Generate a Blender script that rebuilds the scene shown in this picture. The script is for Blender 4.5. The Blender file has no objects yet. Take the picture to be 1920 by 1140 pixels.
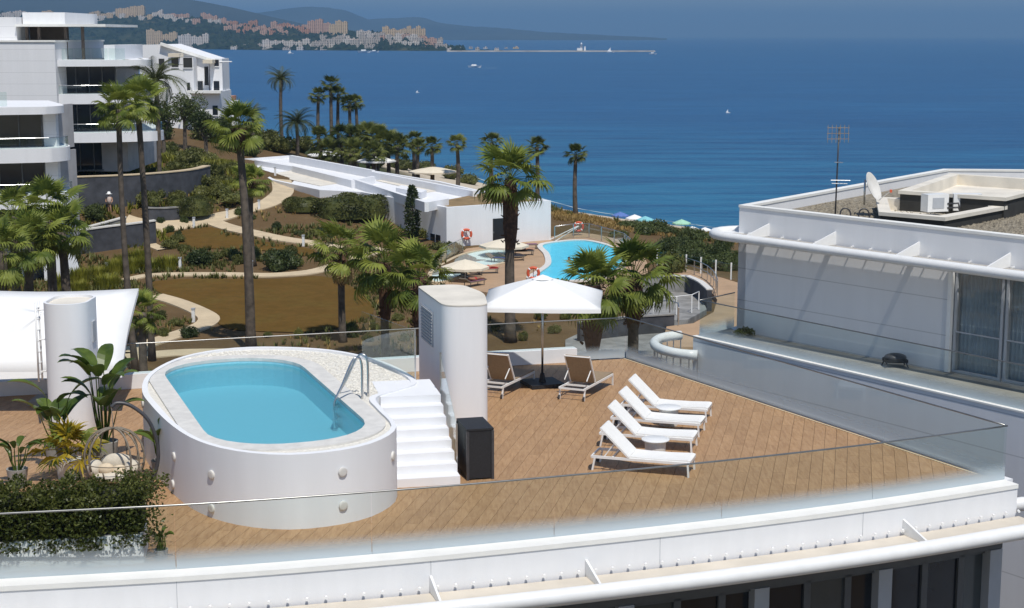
import bpy, bmesh, math, random
import numpy as np
from mathutils import Vector, Matrix
from mathutils.geometry import delaunay_2d_cdt, interpolate_bezier
random.seed(7); np.random.seed(7)
scene = bpy.context.scene
C = scene.collection
R = math.radians

# ------------------------------------------------------------------ camera, sky, sun, exposure
F = 3000.0; CAMH = 8.4; PIT = math.atan2(570 - 68, F)
cd = bpy.data.cameras.new('camera'); cam = bpy.data.objects.new('camera', cd); C.objects.link(cam)
cam.location = (0, 0, CAMH); cam.rotation_euler = (math.pi/2 - PIT, 0, 0)
cd.sensor_width = 36; cd.lens = 36*F/1920; cd.clip_start = 0.5; cd.clip_end = 120000
scene.camera = cam
SUN = Vector((.15, -.45, .88)).normalized()
world = bpy.data.worlds.new('World'); scene.world = world; world.use_nodes = True
wn = world.node_tree; bg = wn.nodes['Background']
sky = wn.nodes.new('ShaderNodeTexSky'); sky.sky_type = 'NISHITA'; sky.sun_disc = False
sky.sun_elevation = math.asin(SUN.z); sky.sun_rotation = math.atan2(SUN.x, SUN.y)
sky.air_density = 1.0; sky.dust_density = 0.3; sky.ozone_density = 3.0; sky.altitude = 30
wn.links.new(sky.outputs[0], bg.inputs[0]); bg.inputs[1].default_value = 0.10
ld = bpy.data.lights.new('sun', 'SUN'); lo = bpy.data.objects.new('sun', ld); C.objects.link(lo)
ld.energy = 3.9; ld.angle = R(0.53); ld.color = (1.0, .955, .88)
lo.rotation_euler = SUN.to_track_quat('Z', 'Y').to_euler(); lo.location = (10, -20, 60)
scene.view_settings.view_transform = 'Standard'; scene.view_settings.look = 'None'
scene.view_settings.exposure = 0.0; scene.view_settings.gamma = 1.0
scene.view_settings.use_curve_mapping = False
scene.cycles.use_denoising = True
scene.cycles.max_bounces = 10; scene.cycles.transparent_max_bounces = 24
scene.cycles.volume_bounces = 0
scene.cycles.sample_clamp_indirect = 6
scene.cycles.caustics_reflective = False; scene.cycles.caustics_refractive = False

# ------------------------------------------------------------------ pixel helpers (a pixel is only a direction)
def ray(px, py):
    u = (px-960)/F; v = (570-py)/F
    return (u, math.cos(PIT)+v*math.sin(PIT), -math.sin(PIT)+v*math.cos(PIT))
def P(px, py, z=0.0):
    r = ray(px, py); t = (z-CAMH)/r[2]
    return Vector((r[0]*t, r[1]*t, z))
def Zd(px, py, y):
    r = ray(px, py); t = y/r[1]
    return Vector((r[0]*t, y, CAMH+r[2]*t))

# ------------------------------------------------------------------ mesh collecting
class MB:
    def __init__(s): s.v = []; s.f = []
    def add(s, vs, fs):
        b = len(s.v); s.v += [tuple(v) for v in vs]; s.f += [tuple(i+b for i in f) for f in fs]; return s
    def box(s, c, size, rz=0.0, M=None):
        x, y, z = size[0]/2, size[1]/2, size[2]/2
        vs = [Vector((a*x, b*y, d*z)) for d in (-1, 1) for a, b in ((-1,-1),(1,-1),(1,1),(-1,1))]
        rot = M if M is not None else Matrix.Rotation(rz, 3, 'Z')
        vs = [rot @ v + Vector(c) for v in vs]
        return s.add(vs, [(3,2,1,0),(4,5,6,7),(0,1,5,4),(1,2,6,5),(2,3,7,6),(3,0,4,7)])
    def bar(s, a, b, w, h, up=(0,0,1)):
        a = Vector(a); b = Vector(b); d = b-a; L = d.length; d.normalize()
        u = Vector(up); sx = d.cross(u)
        if sx.length < 1e-4: sx = d.cross(Vector((0,1,0)))
        sx.normalize(); u = sx.cross(d)
        M = Matrix((d, sx, u)).transposed()
        return s.box((a+b)/2, (L, w, h), M=M)
    def tube(s, pts, r, n=8, closed=False, caps=True):
        pts = [Vector(p) for p in pts]; m = len(pts)
        rr = r if isinstance(r, (list, tuple)) else [r]*m
        vs = []; prev = None
        for i, p in enumerate(pts):
            if closed: d = pts[(i+1) % m]-pts[i-1]
            else: d = pts[min(i+1, m-1)]-pts[max(i-1, 0)]
            d.normalize()
            if prev is None:
                a = d.cross(Vector((0,0,1)))
                if a.length < 1e-3: a = d.cross(Vector((1,0,0)))
            else:
                a = prev - d*prev.dot(d)
            a.normalize(); prev = a; b = d.cross(a)
            for k in range(n):
                t = 2*math.pi*k/n
                vs.append(p+(a*math.cos(t)+b*math.sin(t))*rr[i])
        fs = []
        for i in range(m if closed else m-1):
            j = (i+1) % m
            for k in range(n):
                l = (k+1) % n
                fs.append((i*n+k, i*n+l, j*n+l, j*n+k))
        if caps and not closed:
            fs.append(tuple(range(n))[::-1]); fs.append(tuple((m-1)*n+k for k in range(n)))
        return s.add(vs, fs)
    def prism(s, poly, z0, z1, top=True, bottom=True):
        poly = ccw(poly); n = len(poly)
        vs = [(p[0], p[1], z0) for p in poly]+[(p[0], p[1], z1) for p in poly]
        fs = [(i, (i+1) % n, n+(i+1) % n, n+i) for i in range(n)]
        if top: fs.append(tuple(range(n, 2*n)))
        if bottom: fs.append(tuple(range(n))[::-1])
        return s.add(vs, fs)
    def ring(s, outer, inner, z):
        n = len(outer)
        vs = [(p[0], p[1], z) for p in outer]+[(p[0], p[1], z) for p in inner]
        return s.add(vs, [(i, (i+1) % n, n+(i+1) % n, n+i) for i in range(n)])
    def wall(s, line, z0, z1, closed=False, flip=False):
        n = len(line); vs = [(p[0], p[1], z0) for p in line]+[(p[0], p[1], z1) for p in line]
        fs = [(i, (i+1) % n, n+(i+1) % n, n+i) for i in range(n if closed else n-1)]
        if flip: fs = [f[::-1] for f in fs]
        return s.add(vs, fs)
    def strip(s, la, lb):
        n = len(la); return s.add(list(la)+list(lb), [(i, i+1, n+i+1, n+i) for i in range(n-1)])
    def slabline(s, a, b, z0, z1):
        """solid between two plan polylines of equal length (a, b), from z0 to z1"""
        return s.prism(list(a)+list(b)[::-1], z0, z1)
    def lathe(s, prof, c=(0,0,0), n=16, caps=True):
        vs = []; c = Vector(c)
        for r, z in prof:
            for k in range(n):
                t = 2*math.pi*k/n; vs.append(c+Vector((r*math.cos(t), r*math.sin(t), z)))
        m = len(prof); fs = []
        for i in range(m-1):
            for k in range(n):
                l = (k+1) % n; fs.append((i*n+k, i*n+l, (i+1)*n+l, (i+1)*n+k))
        if caps: fs.append(tuple(range(n))[::-1]); fs.append(tuple((m-1)*n+k for k in range(n)))
        return s.add(vs, fs)
    def ball(s, c, r, nu=8, nv=5):
        rx, ry, rz = r if isinstance(r, (tuple, list)) else (r, r, r)
        prof = [(math.sin(math.pi*j/nv), -math.cos(math.pi*j/nv)) for j in range(nv+1)]
        vs = []; c = Vector(c)
        for a, z in prof:
            for k in range(nu):
                t = 2*math.pi*k/nu; vs.append(c+Vector((rx*a*math.cos(t), ry*a*math.sin(t), rz*z)))
        fs = [(j*nu+k, j*nu+(k+1) % nu, (j+1)*nu+(k+1) % nu, (j+1)*nu+k) for j in range(nv) for k in range(nu)]
        return s.add(vs, fs)
    def mesh(s, name, mat=None, smooth=False, off=(0,0,0), auto=False):
        me = bpy.data.meshes.new(name)
        o = off; me.from_pydata([(v[0]-o[0], v[1]-o[1], v[2]-o[2]) for v in s.v], [], s.f)
        if mat is not None: me.materials.append(mat)
        if smooth: me.shade_smooth()
        if auto:
            me.shade_smooth()
            try: me.set_sharp_from_angle(angle=R(35))
            except Exception: pass
        me.update(); return me
def ccw(poly):
    a = sum(poly[i][0]*poly[(i+1) % len(poly)][1]-poly[(i+1) % len(poly)][0]*poly[i][1] for i in range(len(poly)))
    return list(poly) if a > 0 else list(poly)[::-1]
def wloc(o):
    v = Vector((0,0,0))
    while o is not None: v = v+o.location; o = o.parent
    return v
def link(name, me, parent=None, loc=None):
    o = bpy.data.objects.new(name, me); C.objects.link(o)
    if parent is not None: o.parent = parent
    if loc is not None: o.location = loc
    return o
def tag(o, label, cat, group=None):
    o['label'] = label; o['category'] = cat
    if group: o['group'] = group
    return o
def thing(name, label, cat, loc=(0,0,0), group=None):
    o = bpy.data.objects.new(name, None); C.objects.link(o); o.location = loc; o.empty_display_size = .2
    return tag(o, label, cat, group)
def part(name, mb, mat, parent, smooth=False, auto=False, label=None, kind=None):
    """mesh given in WORLD coordinates, hung under an (unrotated) parent"""
    o = link(name, mb.mesh(name, mat, smooth, wloc(parent), auto), parent)
    if label: o['label'] = label
    if kind: o['kind'] = kind
    return o
def lpart(name, mb, mat, parent, smooth=False, auto=False):
    """mesh given in the parent's LOCAL coordinates"""
    return link(name, mb.mesh(name, mat, smooth, (0,0,0), auto), parent)
def one(name, mb, mat, label, cat, group=None, smooth=False, auto=False):
    c = np.array(mb.v); b = (float(c[:,0].mean()), float(c[:,1].mean()), float(c[:,2].min()))
    o = link(name, mb.mesh(name, mat, smooth, b, auto), None, b)
    return tag(o, label, cat, group)
def struct(name, mb, mat, smooth=False, kind='structure'):
    o = link(name, mb.mesh(name, mat, smooth)); o['kind'] = kind; return o
def copy_tree(o, parent=None):
    c = o.copy(); C.objects.link(c); c.parent = parent
    for ch in o.children: copy_tree(ch, c)
    return c
def smoothline(pts, n=8, closed=False):
    pts = [Vector(p) for p in pts]; m = len(pts); out = []
    for i in range(m if closed else m-1):
        if closed: p0, p1, p2, p3 = pts[i-1], pts[i], pts[(i+1) % m], pts[(i+2) % m]
        else: p0, p1, p2, p3 = pts[max(i-1,0)], pts[i], pts[i+1], pts[min(i+2,m-1)]
        for k in range(n):
            t = k/n
            out.append(.5*((2*p1)+(p2-p0)*t+(2*p0-5*p1+4*p2-p3)*t*t+(3*p1-p0-3*p2+p3)*t**3))
    if not closed: out.append(pts[-1])
    return out
def resample(pts, n):
    pts = [Vector(p) for p in pts]; d = [0.0]
    for a, b in zip(pts, pts[1:]): d.append(d[-1]+(b-a).length)
    out = []; j = 0
    for i in range(n):
        t = d[-1]*i/(n-1)
        while j < len(d)-2 and d[j+1] < t: j += 1
        out.append(pts[j].lerp(pts[j+1], (t-d[j])/max(1e-9, d[j+1]-d[j])))
    return out
def offset(line, d):
    """shift a plan polyline to its right by d"""
    out = []; n = len(line)
    for i, p in enumerate(line):
        t = Vector(line[min(i+1, n-1)])-Vector(line[max(i-1, 0)]); t = Vector((t[0], t[1], 0)).normalized()
        out.append(Vector((p[0]+t.y*d, p[1]-t.x*d, p[2] if len(p) > 2 else 0)))
    return out
def inside(poly, x, y):
    c = False; n = len(poly); j = n-1
    for i in range(n):
        if (poly[i][1] > y) != (poly[j][1] > y) and x < (poly[j][0]-poly[i][0])*(y-poly[i][1])/(poly[j][1]-poly[i][1])+poly[i][0]: c = not c
        j = i
    return c
def rrect(cx, cy, hx, hy, r, rz=0, n=6):
    out = []
    for sx, sy, a0 in ((1,1,0),(-1,1,90),(-1,-1,180),(1,-1,270)):
        for k in range(n+1):
            a = R(a0+90*k/n); x = sx*(hx-r)+r*math.cos(a); y = sy*(hy-r)+r*math.sin(a)
            out.append(Vector((cx+x*math.cos(rz)-y*math.sin(rz), cy+x*math.sin(rz)+y*math.cos(rz), 0)))
    return out

# ------------------------------------------------------------------ materials
def newmat(name):
    m = bpy.data.materials.new(name); m.use_nodes = True
    return m, m.node_tree, m.node_tree.nodes['Principled BSDF']
def N(nt, kind, **kw):
    n = nt.nodes.new(kind)
    for k, v in kw.items(): setattr(n, k, v)
    return n
def rgba(c): return (c[0], c[1], c[2], 1)
def coords(nt, space='pos'):
    if space == 'pos': return N(nt, 'ShaderNodeNewGeometry').outputs['Position']
    return N(nt, 'ShaderNodeTexCoord').outputs['Object']
def mapping(nt, src, scale=(1,1,1), rot=(0,0,0)):
    m = N(nt, 'ShaderNodeMapping'); m.inputs['Scale'].default_value = scale; m.inputs['Rotation'].default_value = rot
    nt.links.new(src, m.inputs['Vector']); return m.outputs[0]
def noise(nt, src, scale, detail=4, rough=.55, dist=0.0):
    n = N(nt, 'ShaderNodeTexNoise'); n.inputs['Scale'].default_value = scale; n.inputs['Detail'].default_value = detail
    n.inputs['Roughness'].default_value = rough; n.inputs['Distortion'].default_value = dist
    nt.links.new(src, n.inputs['Vector']); return n.outputs['Fac']
def ramp(nt, fac, stops):
    r = N(nt, 'ShaderNodeValToRGB'); e = r.color_ramp.elements
    while len(e) < len(stops): e.new(.5)
    for el, (p, c) in zip(e, stops): el.position = p; el.color = rgba(c)
    nt.links.new(fac, r.inputs[0]); return r.outputs[0]
def mixc(nt, fac, a, b, mode='MIX'):
    m = N(nt, 'ShaderNodeMix', data_type='RGBA', blend_type=mode)
    for s, v in ((0, fac), (6, a), (7, b)):
        if hasattr(v, 'is_output'): nt.links.new(v, m.inputs[s])
        else: m.inputs[s].default_value = v if s == 0 else rgba(v)
    return m.outputs[2]
def bump(nt, bsdf, h, strength=.3, dist=.02):
    b = N(nt, 'ShaderNodeBump'); b.inputs['Strength'].default_value = strength; b.inputs['Distance'].default_value = dist
    nt.links.new(h, b.inputs['Height']); nt.links.new(b.outputs[0], bsdf.inputs['Normal'])
def plain(name, c, rough=.6, metal=0, var=.12, scale=3.0, space='pos', bumps=0.0, bscale=None, spec=None, rnd=0.0):
    m, nt, b = newmat(name); src = coords(nt, space)
    f = noise(nt, src, scale, 5)
    lo_ = tuple(x*(1-var) for x in c); hi_ = tuple(min(1, x*(1+var)) for x in c)
    col = ramp(nt, f, [(.3, lo_), (.7, hi_)])
    if rnd:
        oi = N(nt, 'ShaderNodeObjectInfo'); mm = N(nt, 'ShaderNodeMapRange')
        mm.inputs[3].default_value = 1-rnd; mm.inputs[4].default_value = 1+rnd
        nt.links.new(oi.outputs['Random'], mm.inputs[0])
        cmb = N(nt, 'ShaderNodeCombineColor')
        for i in range(3): nt.links.new(mm.outputs[0], cmb.inputs[i])
        col = mixc(nt, 1.0, col, cmb.outputs[0], 'MULTIPLY')
    nt.links.new(col, b.inputs['Base Color'])
    b.inputs['Roughness'].default_value = rough; b.inputs['Metallic'].default_value = metal
    if spec is not None: b.inputs['Specular IOR Level'].default_value = spec
    if bumps: bump(nt, b, noise(nt, src, bscale or scale*6, 3), bumps, .01)
    return m
def white_render(name, c=(.845,.85,.865), joints=None, stain=.11):
    """painted render with faint vertical rain streaks; joints = panel height"""
    m, nt, b = newmat(name); src = coords(nt)
    f = noise(nt, mapping(nt, src, (2.2, 2.2, .25)), 1.0, 8, .68)
    g = noise(nt, src, .7, 4)
    col = ramp(nt, f, [(.3, tuple(x*(1-stain) for x in c)), (.65, c)])
    col = mixc(nt, g, col, tuple(x*(1-stain*.7) for x in c))
    hgt = noise(nt, src, 60, 2)
    if joints:
        sep = N(nt, 'ShaderNodeSeparateXYZ'); nt.links.new(src, sep.inputs[0])
        mo = N(nt, 'ShaderNodeMath', operation='PINGPONG'); mo.inputs[1].default_value = joints/2
        nt.links.new(sep.outputs[2], mo.inputs[0])
        lt = N(nt, 'ShaderNodeMath', operation='LESS_THAN'); lt.inputs[1].default_value = .012
        nt.links.new(mo.outputs[0], lt.inputs[0])
        col = mixc(nt, lt.outputs[0], col, tuple(x*.68 for x in c))
    nt.links.new(col, b.inputs['Base Color']); b.inputs['Roughness'].default_value = .75
    b.inputs['Specular IOR Level'].default_value = .25
    bump(nt, b, hgt, .15, .012)
    return m
def glass_mat(name, tint=(.9,.95,.94), frost=None, refl=1.0):
    """thin clear sheet; frost=(z0,z1): white print fading upward in object z"""
    m, nt, b = newmat(name); out = nt.nodes['Material Output']; nt.nodes.remove(b)
    tr = N(nt, 'ShaderNodeBsdfTransparent'); tr.inputs[0].default_value = rgba(tint)
    gl = N(nt, 'ShaderNodeBsdfGlossy'); gl.inputs['Roughness'].default_value = .02; gl.inputs[0].default_value = (.9,.95,1,1)
    lw = N(nt, 'ShaderNodeLayerWeight'); lw.inputs[0].default_value = .5; pw_ = N(nt, 'ShaderNodeMath', operation='POWER'); pw_.inputs[1].default_value = 5; nt.links.new(lw.outputs['Facing'], pw_.inputs[0])
    mu = N(nt, 'ShaderNodeMath', operation='MULTIPLY_ADD'); mu.inputs[1].default_value = .85*refl; mu.inputs[2].default_value = .022*refl
    nt.links.new(pw_.outputs[0], mu.inputs[0])
    mx = N(nt, 'ShaderNodeMixShader'); nt.links.new(mu.outputs[0], mx.inputs[0]); nt.links.new(tr.outputs[0], mx.inputs[1]); nt.links.new(gl.outputs[0], mx.inputs[2])
    res = mx.outputs[0]
    if frost:
        src = N(nt, 'ShaderNodeTexCoord').outputs['Object']; sep = N(nt, 'ShaderNodeSeparateXYZ'); nt.links.new(src, sep.inputs[0])
        mr = N(nt, 'ShaderNodeMapRange', interpolation_type='SMOOTHSTEP'); mr.inputs[1].default_value = frost[0]; mr.inputs[2].default_value = frost[1]
        mr.inputs[3].default_value = frost[2]; mr.inputs[4].default_value = 0
        nt.links.new(sep.outputs[2], mr.inputs[0])
        df = N(nt, 'ShaderNodeBsdfDiffuse'); df.inputs[0].default_value = (.72,.79,.83,1)
        tl = N(nt, 'ShaderNodeBsdfTranslucent'); tl.inputs[0].default_value = (.72,.79,.83,1)
        m2 = N(nt, 'ShaderNodeMixShader'); m2.inputs[0].default_value = .4; nt.links.new(df.outputs[0], m2.inputs[1]); nt.links.new(tl.outputs[0], m2.inputs[2])
        m3 = N(nt, 'ShaderNodeMixShader'); nt.links.new(mr.outputs[0], m3.inputs[0]); nt.links.new(res, m3.inputs[1]); nt.links.new(m2.outputs[0], m3.inputs[2])
        res = m3.outputs[0]
    nt.links.new(res, out.inputs[0]); return m
def leaf_mat(name, a, b_, trans=.25, rough=.5, scale=1.2, spec=.3):
    m, nt, b = newmat(name); out = nt.nodes['Material Output']
    src = coords(nt); f = noise(nt, src, scale, 4); oi = N(nt, 'ShaderNodeObjectInfo')
    ad = N(nt, 'ShaderNodeMath', operation='MULTIPLY_ADD'); ad.inputs[1].default_value = .35; nt.links.new(oi.outputs['Random'], ad.inputs[0]); nt.links.new(f, ad.inputs[2])
    col = ramp(nt, ad.outputs[0], [(.4, a), (.85, b_)])
    nt.links.new(col, b.inputs['Base Color']); b.inputs['Roughness'].default_value = rough; b.inputs['Specular IOR Level'].default_value = spec
    tl = N(nt, 'ShaderNodeBsdfTranslucent'); nt.links.new(col, tl.inputs[0])
    mx = N(nt, 'ShaderNodeMixShader'); mx.inputs[0].default_value = trans
    nt.links.new(b.outputs[0], mx.inputs[1]); nt.links.new(tl.outputs[0], mx.inputs[2]); nt.links.new(mx.outputs[0], out.inputs[0])
    return m
M = {}
M['white'] = white_render('white_render')
M['white_panel'] = white_render('white_panel', (.80,.80,.815), joints=.92)
M['coping'] = plain('coping_paint', (.82,.81,.77), .6, var=.05, scale=2)
M['metal_white'] = plain('white_metal', (.8,.8,.79), .35, var=.04, scale=4)
M['steel'] = plain('brushed_steel', (.55,.56,.57), .28, metal=1, var=.1, scale=8)
M['dark_metal'] = plain('dark_metal', (.05,.05,.055), .4, var=.2, scale=8)
M['cap'] = plain('rail_cap', (.28,.28,.27), .3, metal=.8, var=.1, scale=3)
M['glass'] = glass_mat('balustrade_glass', (.945,.975,.965), frost=(.0, .38, .76))
M['glass_clear'] = glass_mat('clear_glass', (.90,.95,.94))
M['window'] = plain('window_glass', (.018,.022,.028), .06, var=.3, scale=.6, spec=.6)
M['window_pale'] = plain('pale_window_glass', (.075,.085,.088), .12, var=.3, scale=.6, spec=.6)
M['frame'] = plain('window_frame', (.10,.105,.11), .45, var=.1, scale=5)
M['louvre'] = plain('grey_louvre', (.42,.44,.47), .5, var=.05)
M['ledge'] = plain('ledge_sheet', (.62,.56,.47), .6, var=.1, scale=1.5)
M['black'] = plain('black_weave', (.014,.015,.018), .6, var=.3, scale=30, bumps=.3, bscale=80)
M['canvas'] = plain('white_canvas', (.84,.84,.83), .8, var=.03, scale=1.2)
M['cream'] = plain('cream_canvas', (.74,.66,.52), .8, var=.06, scale=.8)
M['taupe'] = plain('taupe_mesh', (.30,.225,.145), .7, var=.1, scale=20)
M['sling'] = plain('white_sling', (.82,.81,.78), .7, var=.03, scale=6)
M['pebble'] = plain('white_pebbles', (.72,.69,.62), .8, var=.22, scale=22, bumps=.6, bscale=26)
M['stonecop'] = plain('pale_stone', (.66,.64,.60), .7, var=.1, scale=5)
M['dark_wall'] = plain('slate_wall', (.055,.058,.068), .8, var=.35, scale=1.4, bumps=.3, bscale=7)
M['grey_stone'] = plain('grey_stone', (.25,.245,.235), .85, var=.3, scale=1.3, bumps=.4, bscale=8)
M['path'] = plain('sand_path', (.56,.45,.30), .9, var=.12, scale=.9, bumps=.2, bscale=20)
M['paving'] = plain('tan_paving', (.42,.28,.17), .85, var=.12, scale=.8)
M['trunk'] = plain('palm_trunk', (.105,.085,.066), .9, var=.45, scale=3.0, bumps=.6, bscale=9)
M['skirt'] = plain('palm_skirt', (.105,.055,.032), .9, var=.5, scale=6, bumps=.5, bscale=14)
M['tan_skirt'] = plain('dry_frond', (.42,.29,.13), .9, var=.25, scale=4)
M['terracotta'] = plain('red_plastic', (.62,.10,.04), .5, var=.08)
M['gravel'] = plain('roof_gravel', (.235,.205,.155), .95, var=.6, scale=9, bumps=.8, bscale=14)
M['beige'] = plain('beige_membrane', (.72,.67,.58), .8, var=.12, scale=1.1)
M['grey_mem'] = plain('grey_membrane', (.42,.41,.41), .8, var=.12, scale=1.1)
M['black_edge'] = plain('bitumen', (.03,.03,.028), .8, var=.3)
M['planter_grey'] = plain('grey_planter', (.32,.31,.29), .8, var=.15, scale=6)
M['wicker'] = plain('grey_wicker', (.20,.17,.13), .7, var=.25, scale=25)
M['cushion'] = plain('cream_cushion', (.68,.56,.40), .9, var=.1, scale=8)
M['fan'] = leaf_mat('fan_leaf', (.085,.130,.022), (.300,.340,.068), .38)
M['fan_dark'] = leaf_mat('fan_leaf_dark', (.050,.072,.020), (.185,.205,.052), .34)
M['date'] = leaf_mat('date_leaf', (.040,.058,.022), (.120,.135,.048), .25)
M['shrub'] = leaf_mat('shrub_leaf', (.060,.072,.018), (.175,.180,.050), .28)
M['shrub_dark'] = leaf_mat('shrub_leaf_dark', (.032,.050,.016), (.100,.125,.038), .25)
M['grassy'] = leaf_mat('grassy_leaf', (.120,.140,.014), (.290,.280,.040), .35)
M['hedge'] = leaf_mat('hedge_leaf', (.042,.056,.010), (.170,.180,.045), .3, rough=.4, scale=5)
M['banana'] = leaf_mat('paddle_leaf', (.035,.065,.012), (.115,.165,.030), .25, rough=.35, scale=3)
M['yellow_fan'] = leaf_mat('yellow_leaf', (.19,.17,.012), (.42,.30,.02), .25)
M['drygrass'] = leaf_mat('dry_grass', (.26,.17,.055), (.46,.32,.11), .25, scale=.25)

# ================================================================== GROUND, SEA, FAR COAST, AIR
SEA = -18.0
ctl = []   # (x, y, z) control points of the ground
def cp(px, py, z): v = P(px, py, z); ctl.append((v.x, v.y, z))
for a in ((300,640,-8.5),(700,640,-8.5),(1000,630,-8.5),(860,470,-8.1),(1000,500,-8.1),(1000,455,-8.1),(1150,470,-8.1),(1165,525,-8.1),
          (870,520,-8.1),(1100,560,-8.3),(1300,540,-8.1),(1380,520,-8.1),(450,560,-8.2),(330,600,-8.3),(620,560,-8.1),(760,560,-8.2),
          (500,515,-7.8),(300,515,-7.6),(600,500,-7.6),(450,450,-7.0),(600,450,-7.0),(350,425,-6.8),(420,400,-6.3),(530,420,-6.4),
          (520,360,-5.4),(600,352,-5.2),(700,400,-6.3),(770,430,-7.4),(690,372,-5.4),(450,315,-4.7),(380,300,-4.0),(330,350,-5.0),
          (400,350,-5.2),(200,405,-6.9),(100,440,-7.4),(80,520,-8.3),(200,520,-8.0),(310,300,-3.3),(340,262,-3.0),(420,262,-3.4),(470,275,-3.8)):
    cp(*a)
for a in ((560,325,-6.2),(480,312,-6),(620,338,-6.4),(700,348,-6.6),(520,305,-6.2),(640,318,-6.4),(760,352,-6.8),(800,365,-7),(860,368,-7.2)): cp(*a)
ctl += [(-36,125.5,-6.8),(-30,128,-6.5),(-44,122.5,-7),(-36,129.5,-2.8),(-30.5,132.5,-2.8),(-44,126.5,-2.8),(-25.5,135,-5.6),(-27.5,138,-3.2),(-38,140,-2.8),(-45,150,-2.8),(-30,150,-2.9),(-60,140,-2.8),(-60,110,-5.5),(-40,205,-2.5),(-70,200,-2.5),(-110,120,-4),(-110,220,-2),(-130,330,-3),(-60,300,-6),
        (-10,165,-7.0),(5,158,-8.7),(-25,190,-6.5),(12,150,-9.3),(20,140,-9.6),(35,140,-10.2),(25,170,-13.0),(20,185,-14.2),(35,165,-13.4),(10,190,-13.8),(12,168,-11.9),(45,150,-12),(25,152,-10.9),(0,205,-13.5),(15,205,-15.8),(32,190,-15.6),(-5,190,-9.5),(-30,230,-8.5),
        (60,130,-11),(0,40,-8.6),(40,50,-8.6),(-50,50,-8.6),(-100,50,-8),(60,60,-9),(30,100,-8.4),(45,100,-8.6)]
shore = [(75,150),(45,192),(28,221),(24,227),(13,241),(6,257),(-9,307),(-38,370),(-71,447),(-130,520)]
for i, (x, y) in enumerate(shore):
    a = Vector(shore[max(0,i-1)]); b = Vector(shore[min(len(shore)-1,i+1)]); t = (b-a).normalized(); n = Vector((t.y, -t.x))
    ctl += [(x, y, SEA-.1), (x+n.x*35, y+n.y*35, SEA-4), (x-n.x*12, y-n.y*12, SEA+1.0), (x+n.x*120, y+n.y*120, SEA-8)]
K = np.array(ctl); nK = len(K)
def kern(d): return d
D = np.sqrt(((K[:,None,:2]-K[None,:,:2])**2).sum(-1))
A = np.zeros((nK+3, nK+3)); A[:nK,:nK] = kern(D)-np.eye(nK)*1.5; A[:nK,nK] = 1; A[:nK,nK+1:] = K[:,:2]; A[nK,:nK] = 1; A[nK+1:,:nK] = K[:,:2].T
rhs = np.zeros(nK+3); rhs[:nK] = K[:,2]
W = np.linalg.solve(A, rhs)
def hts(xy):
    xy = np.asarray(xy, float).reshape(-1, 2); out = np.empty(len(xy))
    for i in range(0, len(xy), 4000):
        q = xy[i:i+4000]; d = np.sqrt(((q[:,None]-K[None,:,:2])**2).sum(-1)+.2)
        out[i:i+4000] = d@W[:nK]+W[nK]+q@W[nK+1:]
    return out
def h(x, y): return float(hts([(x, y)])[0])
def G(px, py, t0=45., t1=420.):
    """where the view through a pixel meets the ground"""
    r = ray(px, py); t = np.arange(t0, t1, .25); x = r[0]*t; y = r[1]*t; z = CAMH+r[2]*t
    below = z < hts(np.stack([x, y], 1)); i = int(np.argmax(below)) if below.any() else len(t)-1
    return Vector((x[i], y[i], h(x[i], y[i])))
def drape(poly, mat, name, dz=.04, step=.9, kind='structure'):
    """sheet over the ground inside a plan polygon"""
    poly = ccw([Vector((p[0], p[1])) for p in poly])
    pts = []
    for a, b in zip(poly, poly[1:]+poly[:1]):
        n = max(1, int((b-a).length/step))
        pts += [a.lerp(b, k/n) for k in range(n)]
    nb = len(pts); edges = [(i, (i+1) % nb) for i in range(nb)]
    xs = [p.x for p in pts]; ys = [p.y for p in pts]
    for x in np.arange(min(xs), max(xs), step):
        for y in np.arange(min(ys), max(ys), step):
            if inside(pts, x, y): pts.append(Vector((x, y)))
    r = delaunay_2d_cdt(pts, edges, [], 1, 1e-4)
    vv = r[0]; zz = hts([(p.x, p.y) for p in vv])
    mb = MB(); mb.v = [(p.x, p.y, z+dz) for p, z in zip(vv, zz)]; mb.f = [tuple(f) for f in r[2]]
    mb.f = [f if (vv[f[1]]-vv[f[0]]).cross(vv[f[2]]-vv[f[0]]) > 0 else f[::-1] for f in mb.f]
    return struct(name, mb, mat, True, kind)
RIB = []
def ribbon(pxs, width, mat, name, dz=.06, smooth=6):
    pts = [G(*p) for p in pxs]; line = smoothline(pts, smooth); line = resample(line, max(8, int(sum((b-a).length for a, b in zip(line, line[1:]))/.7)))
    RIB.append(offset(line, width/2+.25)+offset(line, -width/2-.25)[::-1])
    a = offset(line, width/2); b = offset(line, -width/2); c = offset(line, 0)
    za = [hts([(p.x, p.y) for p in q])+dz for q in (b, c, a)]
    mb = MB(); rows = [[Vector((p.x, p.y, z)) for p, z in zip(q, zz)] for q, zz in zip((b, c, a), za)]
    mb.strip(rows[1], rows[0]); mb.strip(rows[2], rows[1])
    # kerb sides
    for q, s in ((rows[0], 1), (rows[2], -1)):
        low = [p-Vector((0,0,.25)) for p in q]
        mb.strip(q, low) if s > 0 else mb.strip(low, q)
    return struct(name, mb, mat, True)

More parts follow.
